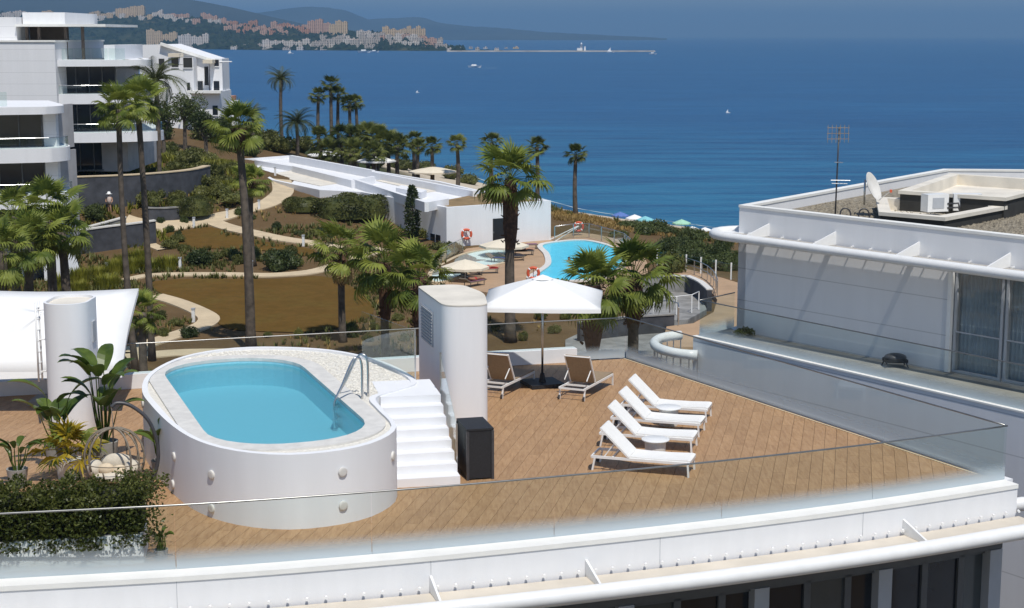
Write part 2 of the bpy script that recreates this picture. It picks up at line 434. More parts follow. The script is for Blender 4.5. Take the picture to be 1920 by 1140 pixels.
# ---- terrain sheet
def axis(lo, hi, a, b, fine, coarse):
    l = list(np.arange(a, b, fine)); x = a
    while x > lo: x -= coarse; l.insert(0, x)
    x = l[-1]
    while x < hi: x += coarse; l.append(x)
    return np.array(l)
gx = axis(-420, 110, -62, 40, 1.0, 9.0); gy = axis(18, 640, 60, 200, 1.0, 8.0)
XX, YY = np.meshgrid(gx, gy); ZZ = hts(np.stack([XX.ravel(), YY.ravel()], 1))
rngn = np.random.RandomState(3)
ZZ = np.clip(ZZ, -25, 6) + rngn.normal(0, .012, ZZ.shape)
mb = MB(); mb.v = list(zip(XX.ravel().tolist(), YY.ravel().tolist(), ZZ.tolist())); nx = len(gx)
mb.f = [(j*nx+i, j*nx+i+1, (j+1)*nx+i+1, (j+1)*nx+i) for j in range(len(gy)-1) for i in range(nx-1)]
m, nt, b = newmat('garden_soil'); src = coords(nt)
f1 = noise(nt, src, .35, 6, .65); f2 = noise(nt, src, 3.5, 5, .7)
soil = ramp(nt, f1, [(.25, (.115,.072,.034)), (.5, (.165,.105,.052)), (.75, (.215,.150,.075))])
soil = mixc(nt, f2, soil, (.105,.070,.034))
f3 = noise(nt, src, .12, 5, .6, .4); dry = ramp(nt, f3, [(.3, (.30,.19,.075)), (.6, (.42,.285,.12))])
dry = mixc(nt, ramp(nt, f2, [(.45,(0,0,0)),(.7,(1,1,1))]), dry, (.14,.12,.035))
at = N(nt, 'ShaderNodeVertexColor', layer_name='zone'); sp = N(nt, 'ShaderNodeSeparateColor'); nt.links.new(at.outputs[0], sp.inputs[0])
col = mixc(nt, sp.outputs[0], soil, dry); col = mixc(nt, sp.outputs[1], col, (.56,.48,.37)); col = mixc(nt, sp.outputs[2], col, (.045,.058,.022))
nt.links.new(col, b.inputs['Base Color']); b.inputs['Roughness'].default_value = .95; b.inputs['Specular IOR Level'].default_value = .1
bump(nt, b, f2, .6, .15)
ground = struct('ground', mb, m, True)
ca = ground.data.color_attributes.new('zone', 'FLOAT_COLOR', 'POINT')
sh = np.array(shore); cols = np.zeros((len(mb.v), 4), 'f'); cols[:,3] = 1
xs, ys = XX.ravel(), YY.ravel()
drym = np.clip((ys+xs*.55-148)/6, 0, 1)*np.clip((xs+14)/6, 0, 1)
beach = np.clip((-14.0-ZZ)/2.0, 0, 1); green = np.clip((ys-200)/15, 0, 1)*np.clip((-12-xs)/6, 0, 1)
green = np.maximum(green, np.clip((-58-xs)/6, 0, 1))
cols[:,0] = drym; cols[:,1] = beach; cols[:,2] = green*(1-beach)
ca.data.foreach_set('color', cols.ravel())

# ---- sea
m, nt, b = newmat('sea_water'); src = coords(nt)
s1 = noise(nt, mapping(nt, src, (.0016,.011,1)), 1.0, 6, .6, .3)
s2 = noise(nt, mapping(nt, src, (.022,.13,1)), 1.0, 6, .65, .2)
s3 = noise(nt, mapping(nt, src, (.25,.5,1)), 1.0, 4, .6)
col = ramp(nt, s1, [(.3, (.005,.060,.168)), (.55, (.007,.087,.222)), (.75, (.012,.115,.260))])
sep = N(nt, 'ShaderNodeSeparateXYZ'); nt.links.new(src, sep.inputs[0])
mr = N(nt, 'ShaderNodeMapRange', interpolation_type='SMOOTHSTEP'); mr.inputs[1].default_value = 230; mr.inputs[2].default_value = 620; mr.inputs[3].default_value = 1; mr.inputs[4].default_value = 0
ad = N(nt, 'ShaderNodeMath', operation='MULTIPLY_ADD'); ad.inputs[1].default_value = .9
nt.links.new(sep.outputs[0], ad.inputs[0]); nt.links.new(sep.outputs[1], ad.inputs[2]); nt.links.new(ad.outputs[0], mr.inputs[0])
col = mixc(nt, mr.outputs[0], col, (.018,.145,.268))
col = mixc(nt, ramp(nt, s2, [(.42,(0,0,0)),(.66,(1,1,1))]), col, (.003,.054,.155))
nt.links.new(col, b.inputs['Base Color']); b.inputs['Roughness'].default_value = .32; b.inputs['IOR'].default_value = 1.33; b.inputs['Specular IOR Level'].default_value = .16
h1 = N(nt, 'ShaderNodeMath', operation='ADD'); nt.links.new(s2, h1.inputs[0]); nt.links.new(s3, h1.inputs[1])
bump(nt, b, h1.outputs[0], .7, .6)
mb = MB(); xs_ = [-44000,-6000,-1500,-400,-100,0,100,400,1500,6000,44000]; ys_ = [60,150,300,600,1200,2500,5000,12000,25000,44000]
mb.v = [(x, y, SEA) for y in ys_ for x in xs_]; n = len(xs_)
mb.f = [(j*n+i, j*n+i+1, (j+1)*n+i+1, (j+1)*n+i) for j in range(len(ys_)-1) for i in range(n-1)]
struct('sea', mb, m)
# wash along the shore
m, nt, b = newmat('sea_foam'); b.inputs['Base Color'].default_value = (.42,.52,.56,1); b.inputs['Roughness'].default_value = .8
line = smoothline([(x, y, 0) for x, y in shore[1:7]], 14); mb = MB()
for k, (o1, w) in enumerate(((1.0, .45),)):
    a = []; c = []
    for i, p in enumerate(offset(line, o1)):
        s = .5+.5*math.sin(i*.7+k)*math.sin(i*.23); a.append(Vector((p.x, p.y, SEA+.03+.01*k)));
    c = offset(a, -1)
    w_ = [w*(.3+.7*abs(math.sin(i*.41+k*2))) for i in range(len(a))]
    c = [q.lerp(p, 1-wi) for p, q, wi in zip(a, c, w_)]
    mb.strip(a, c)
foam = struct('wave_foam', mb, m, kind='stuff')

# ---- far headland: hill sheet from the waterline up to its skyline
def interp(tab, x): return float(np.interp(x, [t[0] for t in tab], [t[1] for t in tab]))
skyl = [(-1900,30),(-900,18),(-200,22),(0,22),(100,28),(200,24),(240,26),(300,28),(400,36),(430,46),(500,50),(580,58),(660,60),(740,62),(800,72),(835,88),(880,92),(960,94)]
wat = [(-1900,88),(-200,88),(300,91),(500,94),(700,95),(960,96.5)]
FD0, FDD = 2850., 650.
cache = {}
def far_pt(px, t):
    """t 0 at the waterline, 1 on the skyline"""
    y0 = interp(wat, px); y1 = interp(skyl, px); d0 = (CAMH-SEA)/math.tan(PIT+math.atan2(y0-570, F)); d = d0+FDD*t
    z1 = Zd(px, y1, d0+FDD).z; z = SEA+(z1-SEA)*(t**.85)
    return Vector(((px-960)/F*d*1.0, d, z))
def far_t(px, py):
    best = 0
    for k in range(101):
        p = far_pt(px, k/100); yy = 570-F*((p.y*math.sin(PIT)+(p.z-CAMH)*math.cos(PIT))/(p.y*math.cos(PIT)-(p.z-CAMH)*math.sin(PIT)))
        if yy >= py: best = k/100
    return best
mb = MB(); pxs = list(range(-1880, -200, 40))+list(range(-200, 965, 12)); nt_ = 15
rg = random.Random(5)
for t in range(nt_+3):
    for q in pxs:
        if t <= nt_:
            p = far_pt(q, t/nt_); s = math.sin(math.pi*t/nt_)
            mb.v.append((p.x, p.y, p.z+rg.uniform(-2.5,2.5)*s-(6 if t == 0 else 0)))
        else:
            p = far_pt(q, 1); k = t-nt_; mb.v.append((p.x*1.02, p.y+250*k, p.z-(p.z-SEA+4)*k*.5))
n = len(pxs); mb.f = [(j*n+i, j*n+i+1, (j+1)*n+i+1, (j+1)*n+i) for j in range(nt_+2) for i in range(n-1)]
m, nt, b = newmat('headland_scrub'); src = coords(nt)
f1 = noise(nt, src, .012, 6, .6); col = ramp(nt, f1, [(.35, (.018,.030,.016)), (.6, (.045,.055,.028)), (.8, (.16,.12,.07))])
nt.links.new(col, b.inputs['Base Color']); b.inputs['Roughness'].default_value = 1; b.inputs['Specular IOR Level'].default_value = 0
bump(nt, b, noise(nt, src, .06, 5), 1, 6)
struct('headland', mb, m, True)
# low breakwater beyond the point and dark trees over the slopes
mb = MB()
a = [Zd(q, y, 2790) for q, y in ((838,96.5),(960,96.5),(1080,96.8),(1160,97),(1228,97.5))]
line = [Vector((p.x, p.y, 0)) for p in a]; mb.slabline(offset(line, 7), offset(line, -7), SEA-2, SEA+2.2)
struct('breakwater', mb, plain('pale_rock', (.52,.46,.38), .9, var=.3, scale=.05))
m, nt, b = newmat('far_foliage'); src = coords(nt)
col = ramp(nt, noise(nt, src, .03, 5), [(.35, (.012,.024,.014)), (.65, (.035,.050,.024))]); nt.links.new(col, b.inputs['Base Color']); b.inputs['Roughness'].default_value = 1; b.inputs['Specular IOR Level'].default_value = 0
mb = MB(); rg = random.Random(9)
for i in range(3200):
    q = rg.uniform(-600, 870); t = rg.random()**1.2*.97+.01; p = far_pt(q, t); s = rg.uniform(2.5, 7)
    vs = []; 
    for k in range(5):
        aa = k*1.2566+rg.random(); vs.append(p+Vector((s*math.cos(aa), s*math.sin(aa)*.8, rg.uniform(.5,3))))
    vs.append(p+Vector((rg.uniform(-1,1), 0, s*rg.uniform(.8,1.5)+1)))
    mb.add(vs, [(k, (k+1) % 5, 5) for k in range(5)])
struct('headland_trees', mb, m, kind='stuff')

# ---- mountains behind
def ridge(name, tab, d, c, seed):
    rg = random.Random(seed); mb = MB(); pxs = [tab[0][0]+(tab[-1][0]-tab[0][0])*i/90 for i in range(91)]
    rows = 10
    for t in range(rows+1):
        for q in pxs:
            top = Zd(q, interp(tab, q), d); f = t/rows; w = math.sin(math.pi*min(1, f*1.0))
            mb.v.append((top.x*(1-.12*(1-f)), d-(1-f)*d*.12, SEA-3+(top.z-SEA+3)*f**.9+w*rg.uniform(-1,1)*d*.0009+(rg.uniform(-1,1)*d*.00018 if t == rows else 0)))
    n = len(pxs); mb.f = [(j*n+i, j*n+i+1, (j+1)*n+i+1, (j+1)*n+i) for j in range(rows) for i in range(n-1)]
    m = plain(name+'_scrub', c, 1.0, var=.3, scale=.0015, spec=0)
    struct(name, mb, m, True)
ridge('mountain', [(-3000,10),(-1500,-30),(-500,-25),(0,-14),(150,-8),(280,-6),(340,-3),(400,6),(450,17),(520,34),(600,52),(700,66),(760,70)], 7500, (.05,.058,.05), 1)
ridge('mountain_range', [(300,30),(430,28),(500,22),(560,13),(610,13),(650,20),(690,36),(740,34),(790,32),(830,44),(880,49),(950,53),(1020,60),(1100,64),(1180,68),(1250,72)], 12500, (.05,.058,.05), 2)

# ---- the air: one closed even box round everything
mb = MB(); mb.box((0, 22000, 290), (94000, 46400, 640))
hz = link('haze', mb.mesh('haze')); hz['kind'] = 'stuff'
m = bpy.data.materials.new('haze_air'); m.use_nodes = True; nt = m.node_tree; nt.nodes.clear()
out = N(nt, 'ShaderNodeOutputMaterial'); pv = N(nt, 'ShaderNodeVolumePrincipled')
pv.inputs['Color'].default_value = (.26,.49,.79,1); pv.inputs['Density'].default_value = 1.05e-4; pv.inputs['Anisotropy'].default_value = 0.0
nt.links.new(pv.outputs[0], out.inputs['Volume']); hz.data.materials.append(m)

# ================================================================== THE ROOF TERRACE
fpts = [(-16,23.05),(-13,23.35),(-9.16,23.72),(-8.0,23.92),(-4.85,24.48),(-1.84,25.25),(1.04,26.15),(3.89,27.15),(6.7,28.3),(9.41,29.6)]
FRONT = resample(smoothline([(x, y, 0) for x, y in fpts], 8), 60)
CORNER = Vector((9.41, 29.6, 0)); RIGHTB = Vector((3.03, 41.48, 0)); BACKL = Vector((-16, 35.9, 0))
deck_poly = FRONT+[RIGHTB, BACKL]
bld = thing('apartment_building', 'white apartment building carrying the timber-look roof terrace and oval pool', 'building', (0, 30, -8.5))
# sub-floor, shell, coping
mb = MB(); mb.prism(deck_poly, -.5, -.03); part('roof_slab', mb, M['dark_wall'], bld)
out35 = offset(FRONT, .36)
mb = MB(); mb.slabline(offset(FRONT, .375), offset(FRONT, -.12), -.03, .05)
part('coping', mb, M['coping'], bld)
mb = MB(); mb.slabline(offset(FRONT, .355), offset(FRONT, .05), -1.05, -.03)
rend = part('fascia', mb, M['white'], bld)
# thin drip groove on the fascia where panels butt
for i in range(6, 60, 9):
    p = offset(FRONT, .358)[i]; q = offset(FRONT, .358)[min(59, i+1)]; d = (q-p).normalized()
    mb = MB(); mb.bar(p+Vector((0,0,-.26)), p+d*.008+Vector((0,0,-.26)), .004, .5); part('panel_joint', mb, M['louvre'], bld)
# ledge sheet, studs, brackets, tube rail
LZ = -.56
la = offset(FRONT, .42); lb = offset(FRONT, 1.0)
mb = MB(); mb.slabline(lb, la, LZ-.03, LZ); part('ledge_sheet', mb, M['ledge'], bld)
tl = [p+Vector((0,0,LZ-.03)) for p in offset(FRONT, 1.13)]
e = tl[-1]; d = (tl[-1]-tl[-3]).normalized(); nrm = Vector((-d.y, d.x, 0))
tl += [e+d*.7+nrm*.10, e+d*1.15+nrm*.42, e+d*1.30+nrm*.85, e+d*1.12+nrm*1.20, e+d*.7+nrm*1.36, e+d*.32+nrm*1.38]
mb = MB(); mb.tube(tl, .14, 14); part('tube_rail', mb, M['metal_white'], bld, True)
st = resample(offset(FRONT, .40), 88)
mb0 = MB(); mb0.tube([(0,0,0),(0,-.07,0)], .024, 8); stud = mb0.mesh('stud', M['metal_white'])
for i, p in enumerate(st[6:]):
    o = link('stud', stud, bld, p+Vector((0,0,LZ+.10))-bld.location)
for px_ in (790, 1100, 1690):
    best = min(range(60), key=lambda i: abs((960+F*offset(FRONT,.36)[i].x/(offset(FRONT,.36)[i].y*1.02))-px_))
    a = offset(FRONT, .36)[best]; b_ = offset(FRONT, 1.05)[best]; t = (FRONT[min(59,best+1)]-FRONT[max(0,best-1)]).normalized()
    mb = MB(); w = t*.02
    vs = [a+Vector((0,0,LZ+.005)), b_+Vector((0,0,LZ+.005)), b_+Vector((0,0,LZ+.06)), a+Vector((0,0,LZ+.28))]
    mb.add([v-w for v in vs]+[v+w for v in vs], [(0,1,2,3),(7,6,5,4),(0,4,5,1),(1,5,6,2),(2,6,7,3),(3,7,4,0)])
    part('bracket', mb, M['metal_white'], bld)
# storey below: glazing with frames and piers
fl = offset(FRONT, -.15); fl2 = offset(FRONT, -.45)
mb = MB(); mb.slabline(offset(FRONT, .04), offset(FRONT, -1.2), -1.30, -1.06); part('window_head', mb, M['frame'], bld)
mb = MB(); mb.wall(fl2, -8.5, -1.2, flip=False); mb.wall([fl2[-1], RIGHTB-Vector((.5,.3,0)), BACKL], -8.5, -.5); part('wall', mb, M['white_panel'], bld)
gline = resample(fl, 31)
for i in range(30):
    a, b_ = gline[i], gline[i+1]; kind = i % 4
    mb = MB(); mb.slabline([a, b_], [a+(b_-a).normalized().cross(Vector((0,0,-1)))*.03, b_+(b_-a).normalized().cross(Vector((0,0,-1)))*.03], -3.6, -1.32)
    w = part('window', mb, M['window'] if i % 4 != 1 else M['window_pale'], bld)
    fm = MB(); up = Vector((0,0,1)); t = (b_-a).normalized(); nn = Vector((t.y, -t.x, 0))
    for q in (a+t*.035, b_-t*.035): fm.bar(q+nn*.02+up*-3.6, q+nn*.02+up*-1.32, .07, .07, up=nn)
    fm.bar(a+nn*.02+up*-1.36, b_+nn*.02+up*-1.36, .07, .08); part('frame', fm, M['frame'], w)
    if kind == 1:
        cm = MB(); z0 = -3.6
        pts = [a.lerp(b_, .05+.9*k/24)-nn*(.0) + nn*(-.0) for k in range(25)]
    if i % 3 == 2:
        pm = MB(); pm.bar(b_-t*.16+nn*.10+up*-3.6, b_-t*.16+nn*.10+up*-1.31, .30, .22, up=nn); part('pier', pm, M['louvre'], bld)
# side wall right
side = [CORNER+Vector((.3,.1,0)), RIGHTB+Vector((.25,.15,0))]
mb = MB(); n_ = (RIGHTB-CORNER).normalized(); nn = Vector((n_.y, -n_.x, 0))
mb.slabline([CORNER+nn*.03, RIGHTB+nn*.03], [CORNER+nn*.22, RIGHTB+nn*.22], -.9, .03); part('side_coping', mb, M['white'], bld)
mb = MB(); mb.slabline([CORNER-nn*.06, RIGHTB-nn*.06], [CORNER-nn*.11, RIGHTB-nn*.11], -.02, .012); part('edge_trim', mb, M['path'], bld)

# ---- deck boards
deck = link('terrace_deck', None); deck.location = (0, 30, 0); deck['kind'] = 'structure'; deck.empty_display_size = .1
m, nt, b = newmat('deck_board'); src = N(nt, 'ShaderNodeTexCoord').outputs['Object']; oi = N(nt, 'ShaderNodeObjectInfo')
at = N(nt, 'ShaderNodeVertexColor', layer_name='tone'); sp = N(nt, 'ShaderNodeSeparateColor'); nt.links.new(at.outputs[0], sp.inputs[0])
rn = N(nt, 'ShaderNodeMath', operation='ADD'); nt.links.new(oi.outputs['Random'], rn.inputs[0]); nt.links.new(sp.outputs[0], rn.inputs[1])
fr_ = N(nt, 'ShaderNodeMath', operation='FRACT'); nt.links.new(rn.outputs[0], fr_.inputs[0])
vm = N(nt, 'ShaderNodeVectorMath', operation='ADD'); cx = N(nt, 'ShaderNodeCombineXYZ')
ml = N(nt, 'ShaderNodeMath', operation='MULTIPLY'); ml.inputs[1].default_value = 37.0; nt.links.new(fr_.outputs[0], ml.inputs[0])
for i in range(3): nt.links.new(ml.outputs[0], cx.inputs[i])
nt.links.new(src, vm.inputs[0]); nt.links.new(cx.outputs[0], vm.inputs[1])
gr = noise(nt, mapping(nt, vm.outputs[0], (9, 1.1, 1), (0, 0, R(12))), 2.2, 6, .65, .6)
col = ramp(nt, gr, [(.28, (.300,.172,.086)), (.5, (.405,.248,.130)), (.75, (.480,.312,.172))])
tone = ramp(nt, fr_.outputs[0], [(0, (.91,.895,.875)), (.5, (.98,.97,.96)), (1, (1.05,1.04,1.02))])
col = mixc(nt, 1.0, col, tone, 'MULTIPLY'); nt.links.new(col, b.inputs['Base Color']); b.inputs['Roughness'].default_value = .55; b.inputs['Specular IOR Level'].default_value = .35
bump(nt, b, gr, .08, .01); M['deck'] = m
def clip(poly, clipper):
    out = poly; cl = ccw(clipper)
    for i in range(len(cl)):
        a, c = cl[i], cl[(i+1) % len(cl)]; inp = out; out = []
        def side_(p): return (c[0]-a[0])*(p[1]-a[1])-(c[1]-a[1])*(p[0]-a[0])
        for j in range(len(inp)):
            p, q = inp[j], inp[(j+1) % len(inp)]; sp_, sq = side_(p), side_(q)
            if sp_ >= 0: out.append(p)
            if (sp_ >= 0) != (sq >= 0):
                t = sp_/(sp_-sq); out.append((p[0]+(q[0]-p[0])*t, p[1]+(q[1]-p[1])*t))
        if not out: return []
    return out
conv = [tuple(p[:2]) for p in ([offset(FRONT, -.13)[i] for i in range(0, 60, 4)]+[offset(FRONT,-.13)[59], RIGHTB, BACKL])]
# convex hull so that clipping is safe
def hull(ps):
    ps = sorted(set(ps)); lo_ = []; up_ = []
    for p in ps:
        while len(lo_) > 1 and (lo_[-1][0]-lo_[-2][0])*(p[1]-lo_[-2][1])-(lo_[-1][1]-lo_[-2][1])*(p[0]-lo_[-2][0]) <= 0: lo_.pop()
        lo_.append(p)
    for p in reversed(ps):
        while len(up_) > 1 and (up_[-1][0]-up_[-2][0])*(p[1]-up_[-2][1])-(up_[-1][1]-up_[-2][1])*(p[0]-up_[-2][0]) <= 0: up_.pop()
        up_.append(p)
    return lo_[:-1]+up_[:-1]
conv = hull(conv)
BA = R(12); bd = Vector((math.sin(BA), math.cos(BA))); bs = Vector((math.cos(BA), -math.sin(BA))); BW, BL = .235, 1.3
boards = []
for i in range(-80, 80):
    sh_ = (i*.37 % 1)*BL
    for j in range(-4, 22):
        o = Vector((-2, 24))+bs*(i*BW)+bd*(j*BL+sh_)
        q = [o, o+bs*(BW-.006), o+bs*(BW-.006)+bd*(BL-.006), o+bd*(BL-.006)]
        full = [(p.x, p.y) for p in q]; c = clip(full, conv)
        if len(c) < 3: continue
        ar = abs(sum(c[k][0]*c[(k+1) % len(c)][1]-c[(k+1) % len(c)][0]*c[k][1] for k in range(len(c))))/2
        if ar < .01: continue
        boards.append((ar/(o.y**3) if o.x > -6.5 else ar/(o.y**3)*.2, ar, full, c, o))
POOLHULL = None
mbb = MB(); mbb.box((0,0,0), (1,1,1))
fullmesh = MB(); fullmesh.prism([(0,0),(bs.x*(BW-.006), bs.y*(BW-.006)),(bs.x*(BW-.006)+bd.x*(BL-.006), bs.y*(BW-.006)+bd.y*(BL-.006)),(bd.x*(BL-.006), bd.y*(BL-.006))], -.024, 0)
fm_ = fullmesh.mesh('deck_board', M['deck'])
# ---- raised pool outlines (plan)
PD = Vector((-.34,.94,0)).normalized(); PN = Vector((.94,.34,0)).normalized()
pc = PD*31.08+PN*5.85
def capsule(hw, hl, r, n=10):
    out = []
    for p in rrect(0, 0, hw, hl, r, 0, n): out.append(pc+PN*p.x+PD*p.y)
    return out
outer_raw = smoothline([(x, y, 0) for x, y in ((-2.12,28.6),(-2.38,27.55),(-2.98,26.9),(-3.86,26.6),(-4.78,26.87),(-5.55,27.55),(-6.22,28.62),(-6.95,30.2),(-7.5,31.7),(-7.72,33.4),(-7.40,35.1),(-6.6,36.05),(-5.5,36.3),(-4.1,35.9),(-2.95,34.75),(-2.2,33.3),(-1.98,32.35),(-2.30,31.75),(-2.70,31.05),(-2.48,30.0))], 8, True)
def polar(curve, n=96):
    out = []
    for k in range(n):
        a = 2*math.pi*k/n; d = Vector((math.cos(a), math.sin(a), 0)); best = None
        for i in range(len(curve)):
            p = curve[i]-pc; q = curve[(i+1) % len(curve)]-pc; e_ = q-p
            den = d.x*e_.y-d.y*e_.x
            if abs(den) < 1e-9: continue
            t = (p.x*e_.y-p.y*e_.x)/den; s = (p.x*d.y-p.y*d.x)/den
            if t > 0 and -1e-6 <= s <= 1+1e-6: best = t if best is None else max(best, t)
        out.append(best)
    return out
ro = polar(outer_raw); ri = polar(capsule(1.48, 3.93, 1.36)); rc = polar(capsule(1.86, 4.32, 1.72))
def loop(rr): return [pc+Vector((math.cos(2*math.pi*k/96), math.sin(2*math.pi*k/96), 0))*r for k, r in enumerate(rr)]
PO = loop(ro); PRIM = loop([r-.13 for r in ro]); PC = loop([min(a, b_-.135) for a, b_ in zip(rc, ro)]); PI_ = loop(ri)
pool_in = [tuple(p[:2]) for p in loop([r-.3 for r in ro])]
# ---- lay the boards: the 300 that show largest are single pieces, the rest one sheet of boards
vis = []
for sc, ar, full, c, o in boards:
    ctr = (sum(p[0] for p in c)/len(c), sum(p[1] for p in c)/len(c))
    if all(inside(pool_in, *p) for p in c): continue
    hid = (ctr[0] < -9.5) or (ctr[0] < -5.9 and ctr[1] < 25.5)
    vis.append((sc*(.1 if hid else 1), ar, full, c, o))
vis.sort(key=lambda t: -t[0])
rest = MB(); tones = []
for i, (sc, ar, full, c, o) in enumerate(vis):
    if i < 300:
        if ar > BW*BL*.93:
            link('deck_board', fm_, deck, (o.x, o.y-30, 0))
        else:
            ctr = Vector((sum(p[0] for p in c)/len(c), sum(p[1] for p in c)/len(c), 0))
            q = MB(); q.prism([(p[0]-ctr.x, p[1]-ctr.y) for p in c], -.024, 0); link('deck_board', q.mesh('deck_board', M['deck']), deck, (ctr.x, ctr.y-30, 0))
    else:
        n0 = len(rest.v); rest.prism(c, -.024, 0); tones += [random.random()]*(len(rest.v)-n0)
ro_ = part('deck_boards_beyond', rest, M['deck'], deck); ro_['kind'] = 'stuff'
ca = ro_.data.color_attributes.new('tone', 'FLOAT_COLOR', 'POINT')
ca.data.foreach_set('color', np.repeat(np.array(tones, 'f')[:,None], 4, 1).ravel())
# ---- pool
pool = thing('raised_pool', 'oval white raised plunge pool with turquoise water on the roof terrace', 'pool', (pc.x, pc.y, 0))
mb = MB(); mb.wall(PO, 0, 1.33, True); mb.ring(PO, PRIM, 1.33); mb.wall(PRIM, 1.25, 1.33, True, True)
m_ = part('pool_wall', mb, M['white'], pool, auto=True)
mb = MB(); mb.ring(PRIM, PC, 1.275); part('pebble_bed', mb, M['pebble'], pool)
# loose pebbles that can be made out on the bed
rg = random.Random(4); pm = MB()
for k in range(2600):
    a = rg.uniform(.15, 2.6); kk = a/(2*math.pi)*96; i = int(kk)
    r0 = [min(x, y-.135) for x, y in zip(rc, ro)][i]; r1 = ro[i]-.14
    if r1-r0 < .12: continue
    r = rg.uniform(r0+.03, r1-.03); p = pc+Vector((math.cos(a)*r, math.sin(a)*r, 1.28)); s = rg.uniform(.018,.04)
    an = rg.random()*3; u = Vector((math.cos(an), math.sin(an), 0))*s; w = Vector((-u.y, u.x, 0))*.7
    pm.add([p+u, p+w, p-u, p-w, p+Vector((0,0,s*.7))], [(0,1,4),(1,2,4),(2,3,4),(3,0,4)])
pb = part('pebbles', pm, M['pebble'], pool); pb['kind'] = 'stuff'
mb = MB(); mb.ring(PC, PI_, 1.315); mb.wall(PC, 1.26, 1.315, True); mb.wall(PI_, 1.24, 1.315, True, True); cop = part('coping', mb, M['stonecop'], pool)
mb = MB(); mb.wall(PI_, .70, 1.25, True, True); mb.prism(PI_, .67, .70); 
m, nt, b = newmat('pool_mosaic'); src = coords(nt)
vo = N(nt, 'ShaderNodeTexVoronoi', feature='F1'); vo.inputs['Scale'].default_value = 9; nt.links.new(src, vo.inputs['Vector'])
col = mixc(nt, noise(nt, src, 13, 5, .75), (.22,.56,.66), (.44,.78,.86)); nt.links.new(col, b.inputs['Base Color']); b.inputs['Roughness'].default_value = .4
part('basin', mb, m, pool)
def water_mat(name, tint, bs_=5.0, strength=.12, ior=1.18, dcol=(.16,.50,.62)):
    m, nt, b = newmat(name); out = nt.nodes['Material Output']; nt.nodes.remove(b)
    src = coords(nt); bm_ = N(nt, 'ShaderNodeBump'); bm_.inputs['Strength'].default_value = strength; bm_.inputs['Distance'].default_value = .05
    nt.links.new(noise(nt, src, bs_, 4, .6, .3), bm_.inputs['Height'])
    tr = N(nt, 'ShaderNodeBsdfTransparent'); tr.inputs[0].default_value = rgba(tint)
    df = N(nt, 'ShaderNodeBsdfDiffuse'); df.inputs[0].default_value = rgba(dcol)
    gl = N(nt, 'ShaderNodeBsdfGlossy'); gl.inputs['Roughness'].default_value = .06; nt.links.new(bm_.outputs[0], gl.inputs['Normal'])
    fr = N(nt, 'ShaderNodeFresnel'); fr.inputs[0].default_value = ior; nt.links.new(bm_.outputs[0], fr.inputs['Normal'])
    m0 = N(nt, 'ShaderNodeMixShader'); m0.inputs[0].default_value = .25; nt.links.new(tr.outputs[0], m0.inputs[1]); nt.links.new(df.outputs[0], m0.inputs[2])
    m1 = N(nt, 'ShaderNodeMixShader'); nt.links.new(fr.outputs[0], m1.inputs[0]); nt.links.new(m0.outputs[0], m1.inputs[1]); nt.links.new(gl.outputs[0], m1.inputs[2])
    nt.links.new(m1.outputs[0], out.inputs[0]); return m
M['water'] = water_mat('pool_water', (.72,.93,.97))
mb = MB(); mb.prism(loop([r-.004 for r in ri]), 1.19, 1.20, bottom=False); mb.f = [mb.f[-1]]; part('water', mb, M['water'], pool)
# round lights on the wall
def wall_hit(px, py, curve):
    r = Vector(ray(px, py)); best = None; o = Vector((0, 0, CAMH))
    for i in range(len(curve)):
        p = curve[i]; q = curve[(i+1) % len(curve)]; e_ = q-p; den = r.x*e_.y-r.y*e_.x
        if abs(den) < 1e-9: continue
        t = (p.x*e_.y-p.y*e_.x)/den; s = (p.x*r.y-p.y*r.x)/den
        if t > 0 and 0 <= s <= 1 and (best is None or t < best[0]): best = (t, Vector((e_.y, -e_.x, 0)).normalized())
    if best is None: return None
    return o+r*best[0], best[1]
for px_, py_ in ((397,890),(642,885),(397,953),(643,948),(327,856),(325,908),(267,757),(736,855)):
    hit = None; sgn = 1 if px_ < 500 else -1
    while hit is None: hit = wall_hit(px_, py_, PO); px_ += 2*sgn
    p, n_ = hit; u = Vector((0,0,1)).cross(n_); mb = MB()
    q = n_.to_track_quat('Z', 'Y').to_matrix()
    l = MB(); l.lathe([(.085,0),(.085,.028),(.072,.036),(.05,.038),(0.001,.038)], n=14); mb.add([q@Vector(v)+p for v in l.v], l.f)
    part('wall_light', mb, M['stonecop'], pool, auto=True)
# steps
SD = Vector((-.2,.98,0)).normalized(); SR = Vector((SD.y, -SD.x, 0)); SB = Vector((-1.62,29.3,0))
stairs = thing('staircase', 'white flight of eight steps climbing beside the raised pool', 'stairs', SB)
for k in range(8):
    z = (k+1)*.1625; dep = .29 if k < 7 else 1.5
    mb = MB(); cpt = SB+SD*(.29*k+dep/2); mb.box((cpt.x, cpt.y, z/2), (1.3-.012*k, dep, z), rz=math.atan2(SR.y, SR.x))
    part('step', mb, M['white'], stairs)
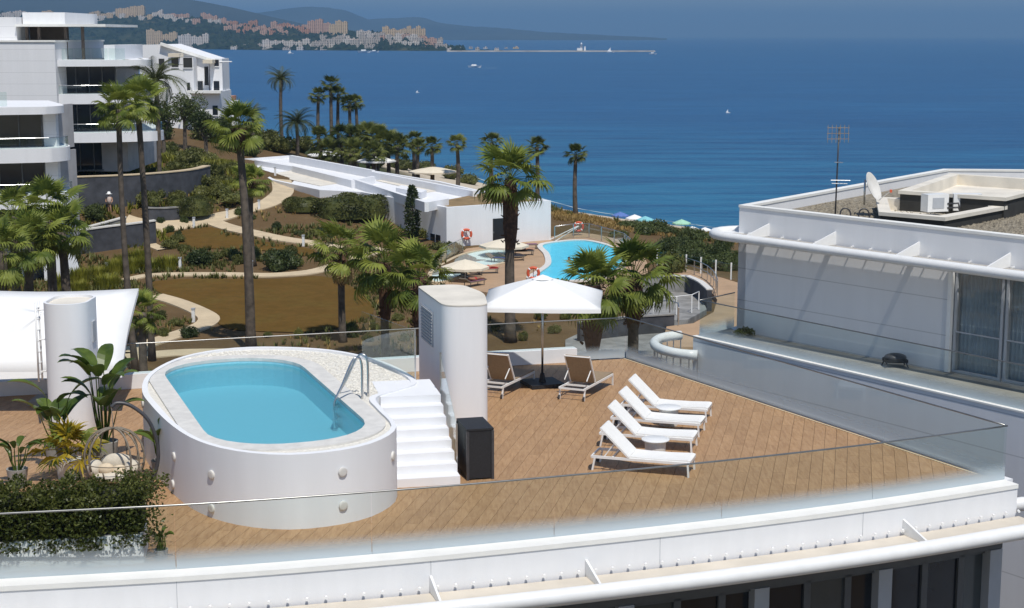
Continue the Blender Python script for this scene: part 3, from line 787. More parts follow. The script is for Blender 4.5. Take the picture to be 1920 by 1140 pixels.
# pool ladder
lad = thing('pool_ladder', 'stainless steel pool ladder with two curved handrails at the pool edge', 'ladder', P(660, 745, 1.31))
for a, top, c, dn in (((632,772),(662,657),(686,745),None),((626,745),(680,660),(692,742),None)):
    pass
def hit_z(px_, py_, z): return P(px_, py_, z)
for (ax, ay), (bx_, by_) in (((634,748),(690,740)), ((627,762),(679,745))):
    a = P(ax, ay, 1.2); b_ = P(bx_, by_, 1.31); b_.z = 1.31; a.z = .75
    tp = [a, Vector((a.x, a.y, 1.25)), a.lerp(b_, .30)+Vector((0,0,.72)), a.lerp(b_, .62)+Vector((0,0,1.0)), a.lerp(b_, .82)+Vector((0,0,1.02)), Vector((b_.x, b_.y, 2.0)), Vector((b_.x, b_.y, 1.25))]
    tp[2].z = 1.62; tp[3].z = 2.02; tp[4].z = 2.13; tp[5].z = 1.98
    mb = MB(); mb.tube(smoothline(tp, 5), .024, 8); part('handrail', mb, M['steel'], lad, True)
a = P(634,748,1.2); b_ = P(627,762,1.2)
for k in range(3):
    mb = MB(); z = 1.12-.2*k; mb.bar((a.x, a.y, z), (b_.x, b_.y, z), .09, .03); part('rung', mb, M['steel'], lad)
# glass guard at the stair head and along the steps
gg = thing('pool_guard', 'short glass guard with steel posts at the head of the pool steps', 'railing', (-1.9, 32.6, 1.31))
a = Vector((-2.02, 32.75, 1.31)); b_ = Vector((-3.35, 35.1, 1.31))
mb = MB(); mb.bar(a+Vector((0,0,.55)), b_+Vector((0,0,.55)), .012, 1.0); part('glass_panel', mb, M['glass_clear'], gg)
mb = MB(); mb.bar(a, a+Vector((0,0,1.08)), .03, .03); part('post', mb, M['steel'], gg)
hr = thing('stair_guard', 'sloping glass guard with two steel posts beside the white steps', 'railing', (-.95, 30.3, 0))
r0 = SB+SR*.68+SD*.55; r1 = SB+SR*.66+SD*2.35
mb = MB(); w = SR*.006
for (p, z0, z1) in ((r0, .25, .95), (r1, 1.25, 2.05)): pass
vs = [r0+Vector((0,0,.18)), r1+Vector((0,0,1.2)), r1+Vector((0,0,2.05)), r0+Vector((0,0,1.02))]
mb.add([v-w for v in vs]+[v+w for v in vs], [(3,2,1,0),(4,5,6,7),(0,1,5,4),(1,2,6,5),(2,3,7,6),(3,0,4,7)]); part('glass_panel', mb, M['glass_clear'], hr)
for p, z0, z1 in ((r0, 0, 1.05), (r1, .3, 2.1)):
    mb = MB(); mb.bar(p+Vector((0,0,z0)), p+Vector((0,0,z1)), .035, .035); part('post', mb, M['steel'], hr)
# ---- the white service shaft
sh_pts = [(-2.2,36.6),(-1.46,33.85),(-.52,33.95),(-.62,35.6),(-1.2,36.9)]
def rounded(pts, rad, n=7):
    out = []; m = len(pts)
    for i in range(m):
        p = Vector((*pts[i], 0)); a = Vector((*pts[i-1], 0)); c = Vector((*pts[(i+1) % m], 0)); r = rad[i]
        s = p+(a-p).normalized()*r; e_ = p+(c-p).normalized()*r
        for k in range(n+1):
            t = k/n; out.append((s*(1-t)+p*t)*(1-t)+(p*(1-t)+e_*t)*t)
    return out
so = rounded(sh_pts, [.2,.38,.3,.5,.4])
shaft = thing('service_shaft', 'tall white rounded service shaft with grey louvre standing behind the steps', 'shaft', (-1.2, 35, 0))
mb = MB(); mb.wall(ccw(so), 0, 2.68, True); part('wall', mb, M['white'], shaft, auto=True)
mb = MB(); mb.prism(so, 2.66, 2.70); part('cap', mb, M['beige'], shaft)
a, b_ = Vector((-2.2,36.6,0)), Vector((-1.46,33.85,0)); t = (b_-a).normalized(); nn = Vector((t.y, -t.x, 0)); nn = nn if nn.x < 0 else -nn
l0 = a+t*.55; l1 = a+t*1.75
fr_ = MB(); fr_.bar(l0+nn*.012+Vector((0,0,1.98)), l1+nn*.012+Vector((0,0,1.98)), .02, .80); lv = part('louvre', fr_, M['louvre'], shaft)
for k in range(11):
    z = 1.62+.072*k; s = MB(); s.bar(l0+nn*.03+t*.03+Vector((0,0,z)), l1+nn*.03-t*.03+Vector((0,0,z)), .02, .03); part('slat', s, M['louvre'], lv)
# ---- left oval column with its wall ladder
lc = thing('oval_column', 'white oval column with a wall ladder beside the tilted parasol', 'column', (-9.55, 34.1, 0))
co = rrect(-9.55, 34.1, .475, .72, .44, 0, 8)
mb = MB(); mb.wall(co, 0, 2.8, True); rim = [p.lerp(Vector((-9.55,34.1,0)), .10) for p in co]; mb.ring(co, rim, 2.8); mb.wall(rim, 2.72, 2.8, True, True); part('wall', mb, M['white'], lc, auto=True)
mb = MB(); mb.prism(rim, 2.70, 2.74); part('cap', mb, M['beige'], lc)
for s in (0, .26):
    mb = MB(); mb.tube([(-10.20, 33.75+s, 1.05), (-10.20, 33.75+s, 2.78)], .022, 8); part('ladder_rail', mb, M['metal_white'], lc, True)
for k in range(7):
    mb = MB(); z = 1.2+.24*k; mb.tube([(-10.20, 33.75, z), (-10.20, 34.01, z)], .014, 6); part('rung', mb, M['metal_white'], lc)
for z in (1.25, 1.95, 2.6):
    mb = MB(); mb.tube([(-10.20, 33.88, z), (-9.98, 33.98, z)], .016, 6); part('stay', mb, M['metal_white'], lc)
mb = MB(); mb.box((-9.06, 34.1, 2.1), (.03, .25, .45)); part('louvre', mb, M['louvre'], lc)
# ---- balustrades
def balustrade(name, label, line, zb, zt, npan, capr=.017, mat='glass', cap='cap'):
    ln = resample(line, npan*4+1); t = thing(name, label, 'railing', (ln[0].x, ln[0].y, zb))
    for k in range(npan):
        seg = ln[k*4:k*4+5]; seg = [seg[0].lerp(seg[1], .007)]+seg[1:4]+[seg[4].lerp(seg[3], .007)]
        mb = MB(); mb.slabline(offset(seg, .007), offset(seg, -.007), zb, zt); part('glass_panel', mb, M[mat], t)
    mb = MB(); mb.tube([p+Vector((0,0,zt-zb+zb)) for p in ln], capr, 8); part('cap_rail', mb, M[cap], t, True)
    return t
balustrade('glass_balustrade', 'long curved glass balustrade with frosted foot along the front of the terrace', [FRONT[i] for i in range(3, 60)], .052, 1.1, 8)
balustrade('glass_balustrade', 'straight glass balustrade along the terrace side facing the neighbouring building', [CORNER+Vector((-.03,.05,0)), RIGHTB+Vector((-.02,-.02,0))], .035, 1.1, 4)
bk = [RIGHTB+Vector((-.05,-.03,0)), Vector((-.6,40.42,0)), Vector((-8.87,37.9,0)), Vector((-15.9,35.95,0))]
balustrade('glass_balustrade', 'glass balustrade behind the umbrella and pool at the seaward terrace edge', bk, .035, 1.1, 6)
mb = MB(); kl = [Vector((1.7,41.0,0)), Vector((-.6,40.35,0)), Vector((-8.87,37.84,0)), Vector((-15.9,35.85,0))]; kl = resample(kl, 20)
mb.slabline(offset(kl, -.0), offset(kl, .30), 0.004, .36); one('white_kerb', mb, M['white'], 'low white kerb wall at the foot of the seaward glass balustrade', 'kerb')

# ================================================================== TERRACE FURNITURE
def make_lounger(fabric, label, group):
    t = thing('sun_lounger', label, 'sun lounger', (0,0,0), group)
    rail = MB(); W2 = .31
    for s in (-1, 1): rail.bar((-.97, s*W2, .27), (.97, s*W2, .27), .03, .05)
    for x in (-.97, -.55, .97): rail.bar((x, -W2, .27), (x, W2, .27), .03, .04)
    lpart('frame', rail, M['metal_white'], t)
    for x in (-.9, .94):
        for s in (-1, 1):
            l = MB(); l.bar((x, s*W2, .26), (x+(-.05 if x < 0 else .02), s*W2, .0), .035, .035, up=(1,0,0)); lpart('leg', l, M['metal_white'], t)
    for s in (-1, 1):
        w = MB(); w.tube([(-.98, s*W2-.015, .055), (-.98, s*W2+.015, .055)], .055, 12); lpart('wheel', w, M['dark_metal'], t, auto=True)
    se = MB(); pts = [(-.22,.33),(.1,.318),(.5,.318),(.93,.335),(.985,.32)]
    vs = []
    for x, z in pts:
        for y in (-.3, -.1, .1, .3): vs.append((x, y, z-(.012 if abs(y) < .2 else 0)))
    n = len(pts); fs = [(i*4+k, (i+1)*4+k, (i+1)*4+k+1, i*4+k+1) for i in range(n-1) for k in range(3)]
    se.add(vs, fs); se.add([(v[0], v[1], v[2]-.04) for v in vs], [f[::-1] for f in fs])
    N0 = n*4
    for i in range(n-1):
        for k in (0, 3):
            a, b_ = i*4+k, (i+1)*4+k; se.f.append((a, b_, b_+N0, a+N0) if k == 3 else (b_, a, a+N0, b_+N0))
    for i in (0, n-1):
        for k in range(3):
            a, b_ = i*4+k, i*4+k+1; se.f.append((a, b_, b_+N0, a+N0) if i == 0 else (b_, a, a+N0, b_+N0))
    lpart('seat', se, fabric, t)
    ba = MB(); A = R(44); L = .78
    ba.bar((-.22, 0, .315), (-.22-L*math.cos(A), 0, .315+L*math.sin(A)), .60, .04); bo = lpart('backrest', ba, fabric, t)
    bf = MB()
    for s in (-1, 1):
        bf.bar((-.22, s*.315, .30), (-.22-(L+.02)*math.cos(A), s*.315, .30+(L+.02)*math.sin(A)), .028, .035)
        bf.bar((-.52, s*.28, .56), (-.72, s*.28, .28), .02, .02)
    bf.bar((-.22-L*math.cos(A)-.01, -.31, .30+L*math.sin(A)), (-.22-L*math.cos(A)-.01, .31, .30+L*math.sin(A)), .03, .03)
    lpart('backrest_frame', bf, M['metal_white'], t)
    return t
HEAD = R(-17); wl = None
wlab = ['white sun lounger next to the black cabinet side, first of the row of four', '', '', '']
wlab = ['white sun lounger closest to the front balustrade in the row of four', 'second white sun lounger from the front balustrade, drum table beside it', 'third white sun lounger from the front balustrade in the row of four', 'white sun lounger closest to the umbrella in the row of four']
proto = make_lounger(M['sling'], wlab[0], 'white sun loungers in a row')
for i, (px_, py_) in enumerate(((1298,857),(1303,813),(1317,785),(1330,759))):
    o = proto if i == 0 else copy_tree(proto); e_ = P(px_, py_, .33); a = HEAD+R((0,.8,-.6,.5)[i])
    o.location = (e_.x-.97*math.cos(a), e_.y-.97*math.sin(a), 0); o.rotation_euler.z = a; o['label'] = wlab[i]
proto2 = make_lounger(M['taupe'], 'taupe sun lounger with white frame on the open side of the umbrella', 'taupe sun loungers under the umbrella')
o2 = copy_tree(proto2); o2['label'] = 'taupe sun lounger with white frame partly hidden by the white shaft'
for o, (px_, py_) in ((proto2, (1071,746)), (o2, (918,741))):
    e_ = P(px_, py_, .06); a = R(66); o.location = (e_.x+.98*math.cos(a), e_.y+.98*math.sin(a), 0); o.rotation_euler.z = a
for o in (proto2, o2):
    for ch in o.children:
        if ch.name.startswith('backrest'):   # these two stand more upright
            ch.rotation_euler.y = R(16); ch.location = Vector((-.22,0,.315))-Matrix.Rotation(R(16),3,'Y')@Vector((-.22,0,.315))
for i, (px_, py_) in enumerate(((1229,823),(1254,763))):
    c = P(px_, py_, .40); t = thing('side_table', ('round white drum table between the two loungers by the front balustrade', 'round white drum table between the two loungers by the umbrella')[i], 'table', (c.x, c.y, 0), 'drum tables between loungers')
    mb = MB(); mb.lathe([(.001,.375),(.27,.375),(.285,.385),(.285,.40),(.27,.41),(.001,.41)], (c.x, c.y, 0), 24, False); part('table_top', mb, M['metal_white'], t, auto=True)
    mb = MB(); mb.lathe([(.20,0),(.215,.37)], (c.x, c.y, 0), 24); part('drum', mb, M['stonecop'], t, auto=True)
# umbrella
UC = Vector((.74, 38.2, 0)); um = thing('parasol', 'large white parasol on a slim pole shading two taupe loungers', 'parasol', UC)
mb = MB(); mb.box((UC.x, UC.y, .05), (.85,.85,.09), rz=R(20)); mb.lathe([(.09,.09),(.05,.30)], UC, 12); part('base', mb, M['black'], um)
mb = MB(); mb.tube([UC+Vector((0,0,.1)), UC+Vector((0,0,2.62))], .028, 10); part('pole', mb, M['steel'], um, True)
can = MB(); NS = 4; RR = 2.02; ribs = []
rows = [(.0, 2.68), (.18, 2.60), (.45, 2.455), (.72, 2.30), (1.0, 2.13)]
nseg = 12
for (f_, z) in rows:
    for k in range(NS*nseg):
        a0 = 2*math.pi*(k//nseg)/NS+R(41); a1 = 2*math.pi*(k//nseg+1)/NS+R(41); t = (k % nseg)/nseg
        p = Vector((math.cos(a0), math.sin(a0), 0)).lerp(Vector((math.cos(a1), math.sin(a1), 0)), t)*RR*f_
        sag = -.018*math.sin(math.pi*t)*f_
        can.v.append(tuple(UC+p*(1-.02*math.sin(math.pi*t)*f_)+Vector((0,0,z+sag))))
n = NS*nseg
can.f = [(i*n+k, i*n+(k+1) % n, (i+1)*n+(k+1) % n, (i+1)*n+k)[::-1] for i in range(len(rows)-1) for k in range(n)]
cn = part('canopy', can, M['canvas'], um, auto=True)
so_ = cn.modifiers.new('thickness', 'SOLIDIFY'); so_.thickness = .012
va = MB(); e0 = [Vector(v) for v in can.v[-n:]]
low = [p+Vector((p.x-UC.x,p.y-UC.y,0)).normalized()*.01+Vector((0,0,-.085-.005*abs(math.sin(k*math.pi/3)))) for k, p in enumerate(e0)]
va.add(e0+low, [(k, (k+1) % n, n+(k+1) % n, n+k) for k in range(n)]); part('valance', va, M['canvas'], cn)
vn = MB(); 
for f_, z in ((.001, 2.73), (.06, 2.69), (.13, 2.625)):
    for k in range(16): a = 2*math.pi*k/16+R(14.5); vn.v.append((UC.x+math.cos(a)*RR*f_, UC.y+math.sin(a)*RR*f_, z))
vn.f = [(i*16+k, (i+1)*16+k, (i+1)*16+(k+1) % 16, i*16+(k+1) % 16) for i in range(2) for k in range(16)]; part('vent_cap', vn, M['canvas'], cn, True)
for k in range(NS):
    a = 2*math.pi*k/NS+R(41); d = Vector((math.cos(a), math.sin(a), 0)); mb = MB(); mb.bar(UC+Vector((0,0,2.6)), UC+d*RR*.97+Vector((0,0,2.115)), .02, .025); part('rib', mb, M['steel'], um)
    mb = MB(); mb.bar(UC+Vector((0,0,1.95)), UC+d*RR*.5+Vector((0,0,2.38)), .018, .02); part('strut', mb, M['steel'], um)
# tilted square parasol at the left
tp = thing('parasol', 'big square white parasol tilted towards the terrace behind the oval column', 'parasol', (-10.8, 36.3, 0))
c00, c10, c11, c01 = Vector((-12.6,35.05,.98)), Vector((-8.72,35.05,1.02)), Vector((-8.86,37.5,2.50)), Vector((-12.7,37.5,2.46))
apex = (c00+c10+c11+c01)/4+Vector((0,-.22,.42))
can = MB(); ns = 8; edge = []
for a, b_ in ((c00,c10),(c10,c11),(c11,c01),(c01,c00)):
    for k in range(ns):
        t = k/ns; m_ = (c00+c10+c11+c01)/4; p = a.lerp(b_, t); edge.append(p.lerp(m_, .03*math.sin(math.pi*t))-Vector((0,0,.03*math.sin(math.pi*t))))
ne = len(edge)
for f_ in (0, .35, .7, 1.0):
    for p in edge:
        q = apex.lerp(p, f_); can.v.append(tuple(q+Vector((0,0,-.05*math.sin(math.pi*f_)))))
can.f = [(i*ne+k, (i+1)*ne+k, (i+1)*ne+(k+1) % ne, i*ne+(k+1) % ne) for i in range(3) for k in range(ne)]
cn = part('canopy', can, M['canvas'], tp, auto=True); so_ = cn.modifiers.new('thickness', 'SOLIDIFY'); so_.thickness = .01
va = MB(); low = [p+Vector((0,-.03,-.14-.03*random.random())) for p in edge]; va.add(edge+low, [(k, ne+k, ne+(k+1) % ne, (k+1) % ne) for k in range(ne)]); part('valance', va, M['canvas'], cn)
mb = MB(); mb.tube([(-10.75,36.35,0), tuple(apex-Vector((0,0,.15)))], .035, 10); part('pole', mb, M['metal_white'], tp, True)
for q in (c00, c10, c11, c01):
    mb = MB(); mb.bar(apex-Vector((0,0,.1)), q-Vector((0,0,.04)), .025, .025); part('rib', mb, M['metal_white'], tp)
mb = MB(); mb.box((-10.75,36.35,.05), (.8,.8,.1)); part('base', mb, M['planter_grey'], tp)
# black cabinet
cb = thing('cabinet', 'black woven box cabinet standing at the foot of the white steps', 'cabinet', (-.72, 30.15, 0)); ra = R(14)
mb = MB(); mb.box((-.72,30.2,.50), (.50,.92,.94), rz=ra); part('body', mb, M['black'], cb)
mb = MB(); mb.box((-.72,30.2,.99), (.53,.95,.035), rz=ra); part('lid', mb, M['black'], cb)
for sx in (-1, 1):
    for sy in (-1, 1):
        q = Matrix.Rotation(ra, 3, 'Z')@Vector((sx*.245, sy*.455, 0)); mb = MB(); mb.box((-.72+q.x, 30.2+q.y, .48), (.05,.05,.96), rz=ra); part('corner_post', mb, M['dark_metal'], cb)
# leaning pool pole beside the pool wall
mb = MB(); mb.tube([P(322,925,.02), Zd(376,797,P(322,925,0).y+.15)], .014, 6); mb.tube([P(330,915,.02), Zd(347,815,P(330,915,0).y+.2)], .012, 6)
one('pool_pole', mb, M['steel'], 'pair of thin cleaning poles leaning on the pool wall beside the hedge', 'pole')
# ---- egg chair on its ring stand
EC = Vector((-7.28, 28.75, 0)); eg = thing('egg_chair', 'hanging egg chair with cream cushions on a dark curved stand', 'chair', EC)
pts = [EC+Vector((.05,-.1,.05)), EC+Vector((.45,.05,.06)), EC+Vector((.66,.1,.45)), EC+Vector((.70,.12,.9)), EC+Vector((.55,.12,1.38)), EC+Vector((.25,.1,1.66)), EC+Vector((.0,.05,1.73)), EC+Vector((-.1,.0,1.66))]
mb = MB(); mb.tube(smoothline(pts, 6), .036, 10); part('stand', mb, M['dark_metal'], eg, True)
mb = MB(); mb.tube([EC+Vector((math.cos(a)*.5, math.sin(a)*.45, .04)) for a in [2*math.pi*k/20 for k in range(20)]], .025, 8, True); part('base_ring', mb, M['dark_metal'], eg, True)
mb = MB(); mb.tube([EC+Vector((-.1,0,1.66)), EC+Vector((-.08,0,1.27))], .008, 6); part('chain', mb, M['steel'], eg)
ec = EC+Vector((-.08,0,.72))
def eggpt(a, t):   # t 0 top .. 1 bottom
    ph = math.pi*t; return ec+Vector((math.sin(ph)**.85*.56*math.cos(a), math.sin(ph)**.85*.45*math.sin(a), .55*math.cos(ph)))
for k in range(14):
    a = 2*math.pi*k/14
    if -2.3 < (a if a < math.pi else a-2*math.pi) < -.85: t0, t1 = .62, 1.0
    else: t0, t1 = 0, 1
    mb = MB(); mb.tube([eggpt(a, t0+(t1-t0)*i/12) for i in range(13)], .016, 5); part('rib', mb, M['wicker'], eg, True)
for t in (.55, .7, .82, .92):
    mb = MB(); mb.tube([eggpt(2*math.pi*k/24, t) for k in range(24)], .01, 5, True); part('hoop', mb, M['wicker'], eg, True)
mb = MB(); mb.tube([eggpt(-math.pi/2-.75+1.5*k/10*0, 0+.62*k/10) for k in range(11)], .02, 6); mb.tube([eggpt(-math.pi/2+.75, .62*k/10) for k in range(11)], .02, 6); part('rim', mb, M['wicker'], eg, True)
mb = MB()
for cx_, cy_, cz_, r in ((-.36,-.02,-.22,(.15,.22,.17)),(.33,-.02,-.22,(.15,.22,.17)),(0,.2,-.18,(.32,.12,.2)),(0,-.05,-.34,(.42,.34,.11))): mb.ball(ec+Vector((cx_,cy_,cz_)), r, 14, 8)
part('seat_cushion', mb, plain('pale_cushion', (.60,.54,.44), .9, var=.1, scale=9), eg, True)
for cx_, cz_ in ((-.13,-.20),(.12,-.23)):
    mb = MB(); mb.ball(ec+Vector((cx_,-.12,cz_)), (.15,.12,.11), 12, 7); part('pillow', mb, M['cushion'], eg, True)
# ---- hedge in its long white planter behind the front glass
pl = thing('planter', 'long white planter box with a clipped dark hedge behind the front glass', 'planter', (-8.3, 24.9, 0))
base_l = [Vector((-14.5,23.75,0)), Vector((-11,24.0,0)), Vector((-8.1,24.38,0)), Vector((-5.95,24.82,0))]
mb = MB(); mb.slabline(base_l, [p+Vector((-.12,.85,0)) for p in base_l], .0, .48); part('box', mb, M['white'], pl)
mb = MB(); mb.slabline([p+Vector((-.06,.04,0)) for p in base_l], [p+Vector((-.12,.81,0)) for p in base_l], .48, .485); part('soil', mb, M['dark_wall'], pl)
rg = random.Random(11); mb = MB()
bl = resample(base_l, 40)
def leafq(mb, p, s, rg, ux=None):
    a = rg.uniform(0, 6.28); el = rg.uniform(-.2, 1.2); d = Vector((math.cos(a)*math.cos(el), math.sin(a)*math.cos(el), math.sin(el)))
    u = d.cross(Vector((rg.uniform(-1,1), rg.uniform(-1,1), rg.uniform(-1,1))))
    if u.length < 1e-3: u = Vector((1,0,0))
    u.normalize(); b_ = len(mb.v)
    mb.v += [tuple(p), tuple(p+d*s*.5+u*s*.26), tuple(p+d*s), tuple(p+d*s*.5-u*s*.26)]; mb.f.append((b_, b_+1, b_+2, b_+3))
for k in range(30000):
    t = rg.random()**.7; i = t*38.99; p = bl[int(i)].lerp(bl[int(i)+1], i % 1)
    side_ = rg.random(); bulge = .12*math.sin(t*37)+.07*math.sin(t*91+1)
    topz = 1.22+.07*math.sin(t*60)+.06*math.sin(t*133)
    if side_ < .5: w = rg.uniform(-.16,.10)-bulge*.5; z = rg.uniform(.30, topz)
    elif side_ < .9: w = rg.uniform(-.1,.95); z = topz+rg.uniform(-.14,.10)-.12*(abs(w-.42)/.5)**3
    else: w = rg.uniform(0,.85); z = rg.uniform(.5, topz)
    x_end = rg.uniform(-.1,.42) if t > .93 else 0
    leafq(mb, p+Vector((-.1*w+x_end, w, z)), rg.uniform(.045,.085), rg)
hd = part('foliage', mb, M['hedge'], pl); hd['kind'] = 'stuff'
mb = MB(); mb.slabline([p+Vector((-.03,.12,0)) for p in base_l], [p+Vector((-.1,.72,0)) for p in base_l], .49, 1.10); part('dark_core', mb, plain('hedge_core', (.012,.014,.008), 1), pl)  # solid near-black core; the dark between the leaves is put into its colour
for k in range(26):
    i = rg.randrange(8, 39); p = bl[i]+Vector((rg.uniform(-.1,.1), rg.uniform(.05,.7), 0)); q = p+Vector((rg.uniform(-.08,.08), rg.uniform(-.15,.05), 0))
    mb = MB(); mb.tube([p+Vector((0,0,.48)), q+Vector((0,0,.9))], .012, 5); part('stem', mb, M['trunk'], pl)
# ---- potted plants
def paddle(mb, base, top, bend, L, Wd, rg):
    """stalk from base to top and a paddle blade bending over"""
    base = Vector(base); top = Vector(top); d = bend.normalized(); u = Vector((0,0,1)); n = 7
    side_ = d.cross(u).normalized(); prev = None; b0 = len(mb.v); cur = top.copy(); ang = rg.uniform(.9, 1.35)
    for i in range(n+1):
        t = i/n; w = Wd*math.sin(math.pi*min(1, t*.93+.07))**.7*(1-.25*t)
        for s in (-1, 0, 1): mb.v.append(tuple(cur+side_*s*w+Vector((0,0,.06*abs(s)*(1 if s else 0)*w/Wd))))
        ang -= .17; cur = cur+(d*math.cos(ang)+u*math.sin(ang))*(L/n)
    for i in range(n):
        for k in range(2): mb.f.append((b0+i*3+k, b0+i*3+k+1, b0+(i+1)*3+k+1, b0+(i+1)*3+k))
def pot_plant(label, x, y, hts_, spread, seed, potr=.26, poth=.5, n=9, cat='plant', matl='banana', potm='planter_grey'):
    rg = random.Random(seed); t = thing('potted_plant', label, cat, (x, y, 0)); c = Vector((x, y, 0))
    mb = MB(); mb.lathe([(potr*.75,0),(potr*.98,poth*.9),(potr,poth),(potr*.88,poth),(potr*.86,poth-.05),(.001,poth-.05)], c, 18, False); part('pot', mb, M[potm], t, auto=True)
    for k in range(n):
        a = 2*math.pi*k/n+rg.uniform(-.4,.4); d = Vector((math.cos(a), math.sin(a), 0)); hh = poth+hts_*rg.uniform(.35,.9)
        b_ = c+d*.05+Vector((0,0,poth-.06)); tp_ = c+d*spread*rg.uniform(.15,.5)+Vector((0,0,hh))
        l = MB(); l.tube([b_, b_.lerp(tp_, .5)+d*.02, tp_], [.018,.014,.009], 5)
        paddle(l, b_, tp_, d, rg.uniform(.55,.9)*min(1, hts_), .15*min(1.2, hts_), rg); part('leaf', l, M[matl], t)
    return t
pot_plant('tall bird-of-paradise plant in a grey pot in front of the oval column', -8.02, 30.6, 1.65, .6, 3, .27, .55, 16)
pot_plant('low bird-of-paradise plant in a grey pot left of the oval column', -9.05, 30.9, 1.1, .6, 5, .25, .45, 12)
pot_plant('leafy dark plant in a low pot between hedge and raised pool', -6.75, 29.9, .75, .45, 8, .2, .35, 8)
pot_plant('small broad-leaved plant at the left end of the potted group', -9.35, 29.3, .55, .5, 12, .2, .35, 9)
pot_plant('small green plant peeping out at the end of the long planter', -5.72, 25.05, .28, .2, 21, .12, .16, 6)
def fan_leaf(n=15, rad=.9, pet=.9, span=200, droop=.35, wseg=.075, pw=.022, rise=.12):
    """one fan leaf: stalk along +X, then pointed fingers that droop"""
    mb = MB(); pts = [Vector((0,0,0)), Vector((pet*.5,0,rise*.8)), Vector((pet,0,rise))]; rg = random.Random(int(droop*100+n))
    mb.tube(pts, [pw, pw*.8, pw*.6], 3, caps=False); c = pts[-1]
    for k in range(n):
        a = R(-span/2+span*k/(n-1)); d = Vector((math.cos(a), math.sin(a), 0)); s = Vector((-d.y, d.x, 0)); L = rad*(1-.22*(abs(a)/R(span/2))**2)
        fold = Vector((0,0,.05)) if k % 2 else Vector((0,0,-.0))
        w = wseg*rad/.9
        L *= rg.uniform(.85,1.08); dr = droop*rg.uniform(.7,1.35); p0 = c; m1 = c+d*L*.5+Vector((0,0,.03-dr*.12)); m2 = c+d*L*.78+Vector((0,0,-dr*.35*rad)); e_ = c+d*L*(1.05-.25*dr)+Vector((0,0,-dr*rad*.85))
        b_ = len(mb.v); mb.v += [tuple(p0), tuple(m1+s*w+fold), tuple(m1-s*w), tuple(m2+s*w*.42+fold*.4), tuple(m2-s*w*.42), tuple(e_)]
        mb.f += [(b_, b_+2, b_+1), (b_+1, b_+2, b_+4, b_+3), (b_+3, b_+4, b_+5)]
    return mb
yp = thing('potted_plant', 'yellowing fan palm in a white pot beside the egg chair', 'plant', (-8.5, 29.75, 0))
mb = MB(); mb.lathe([(.2,0),(.25,.42),(.22,.42),(.001,.38)], (-8.5,29.75,0), 18, False); part('pot', mb, M['white'], yp, auto=True)
yl = fan_leaf(16, .42, .42, 230, .25, .05, .012); ym = [yl.mesh('leaf', M['yellow_fan']), yl.mesh('leaf', M['fan'])]; rg = random.Random(2)
for k in range(22):
    o = link('leaf', ym[0 if k % 4 else 1], yp, (0,0,.42+.12*rg.random())); o.rotation_euler = (rg.uniform(-.3,.3), R(-75+110*k/22), k*2.4); o.scale = [rg.uniform(.8,1.15)]*3

# ================================================================== NEIGHBOURING BUILDING (right)
nb = thing('apartment_building', 'white neighbouring building with tube-edged roof, dish, aerial and gravel roof', 'building', (12, 45, -8.5))
V3 = lambda x, y, z=0: Vector((x, y, z))
K0, K1 = V3(5.07,44.0), V3(11.43,34.82); kd = (K1-K0).normalized(); kn = V3(kd.y, -kd.x) ; kn = kn if kn.x < 0 else -kn     # outward (left/front)
K2 = K0+kd*26
W0, W1 = V3(6.50,45.55), V3(12.44,38.05); wd = (W1-W0).normalized(); wn_ = V3(wd.y, -wd.x); wn_ = wn_ if wn_.x < 0 else -wn_
W2 = W0+wd*24
bkd = -wn_
# terrace slab and front wall
mb = MB(); mb.slabline([K0, K2], [K0-kn*.28, K2-kn*.28], -8.5, .10); part('terrace_wall', mb, M['white_panel'], nb)
mb = MB(); mb.slabline([K0+kn*.02-kd*.02, K2+kn*.02], [K0-kn*.30-kd*.02, K2-kn*.30], .10, .14); part('coping', mb, M['coping'], nb)
mb = MB(); mb.prism([K0-kn*.29, K2-kn*.29, W2+wn_*.0, W0, W0-wd*1.0+bkd*.5], -.5, -.02); part('terrace_floor', mb, plain('grey_tile', (.30,.28,.24), .8, var=.2, scale=1.5), nb)
mb = MB(); mb.slabline([K0, W0+bkd*2-wd*1.1], [K0+V3(.25,0), W0+bkd*2-wd*.85], -8.5, -.03); part('terrace_wall', mb, M['white_panel'], nb)
balustrade('glass_balustrade', 'glass balustrade with frosted foot on the neighbouring terrace wall', [K0-kn*.12+kd*.15, K0-kn*.12+kd*22], .14, 1.15, 8)
balustrade('glass_balustrade', 'short glass return at the seaward end of the neighbouring terrace', [K0-kn*.12+kd*.12, K0-kn*.12+kd*.12+V3(1.15,1.35)], .14, 1.15, 1)
# facade
FT = 2.72; Lw = (Zd(1808,690,39.5)-W0); wl_ = 7.35
mb = MB(); mb.slabline([W0, W0+wd*wl_], [W0+bkd*.3, W0+wd*wl_+bkd*.3], -8.5, FT-.005); part('facade', mb, M['white_panel'], nb)
mb = MB(); mb.slabline([W0, W0+bkd*16], [W0+wd*.3, W0+bkd*16+wd*.3], -8.5, FT-.01); part('side_wall', mb, M['white_panel'], nb)
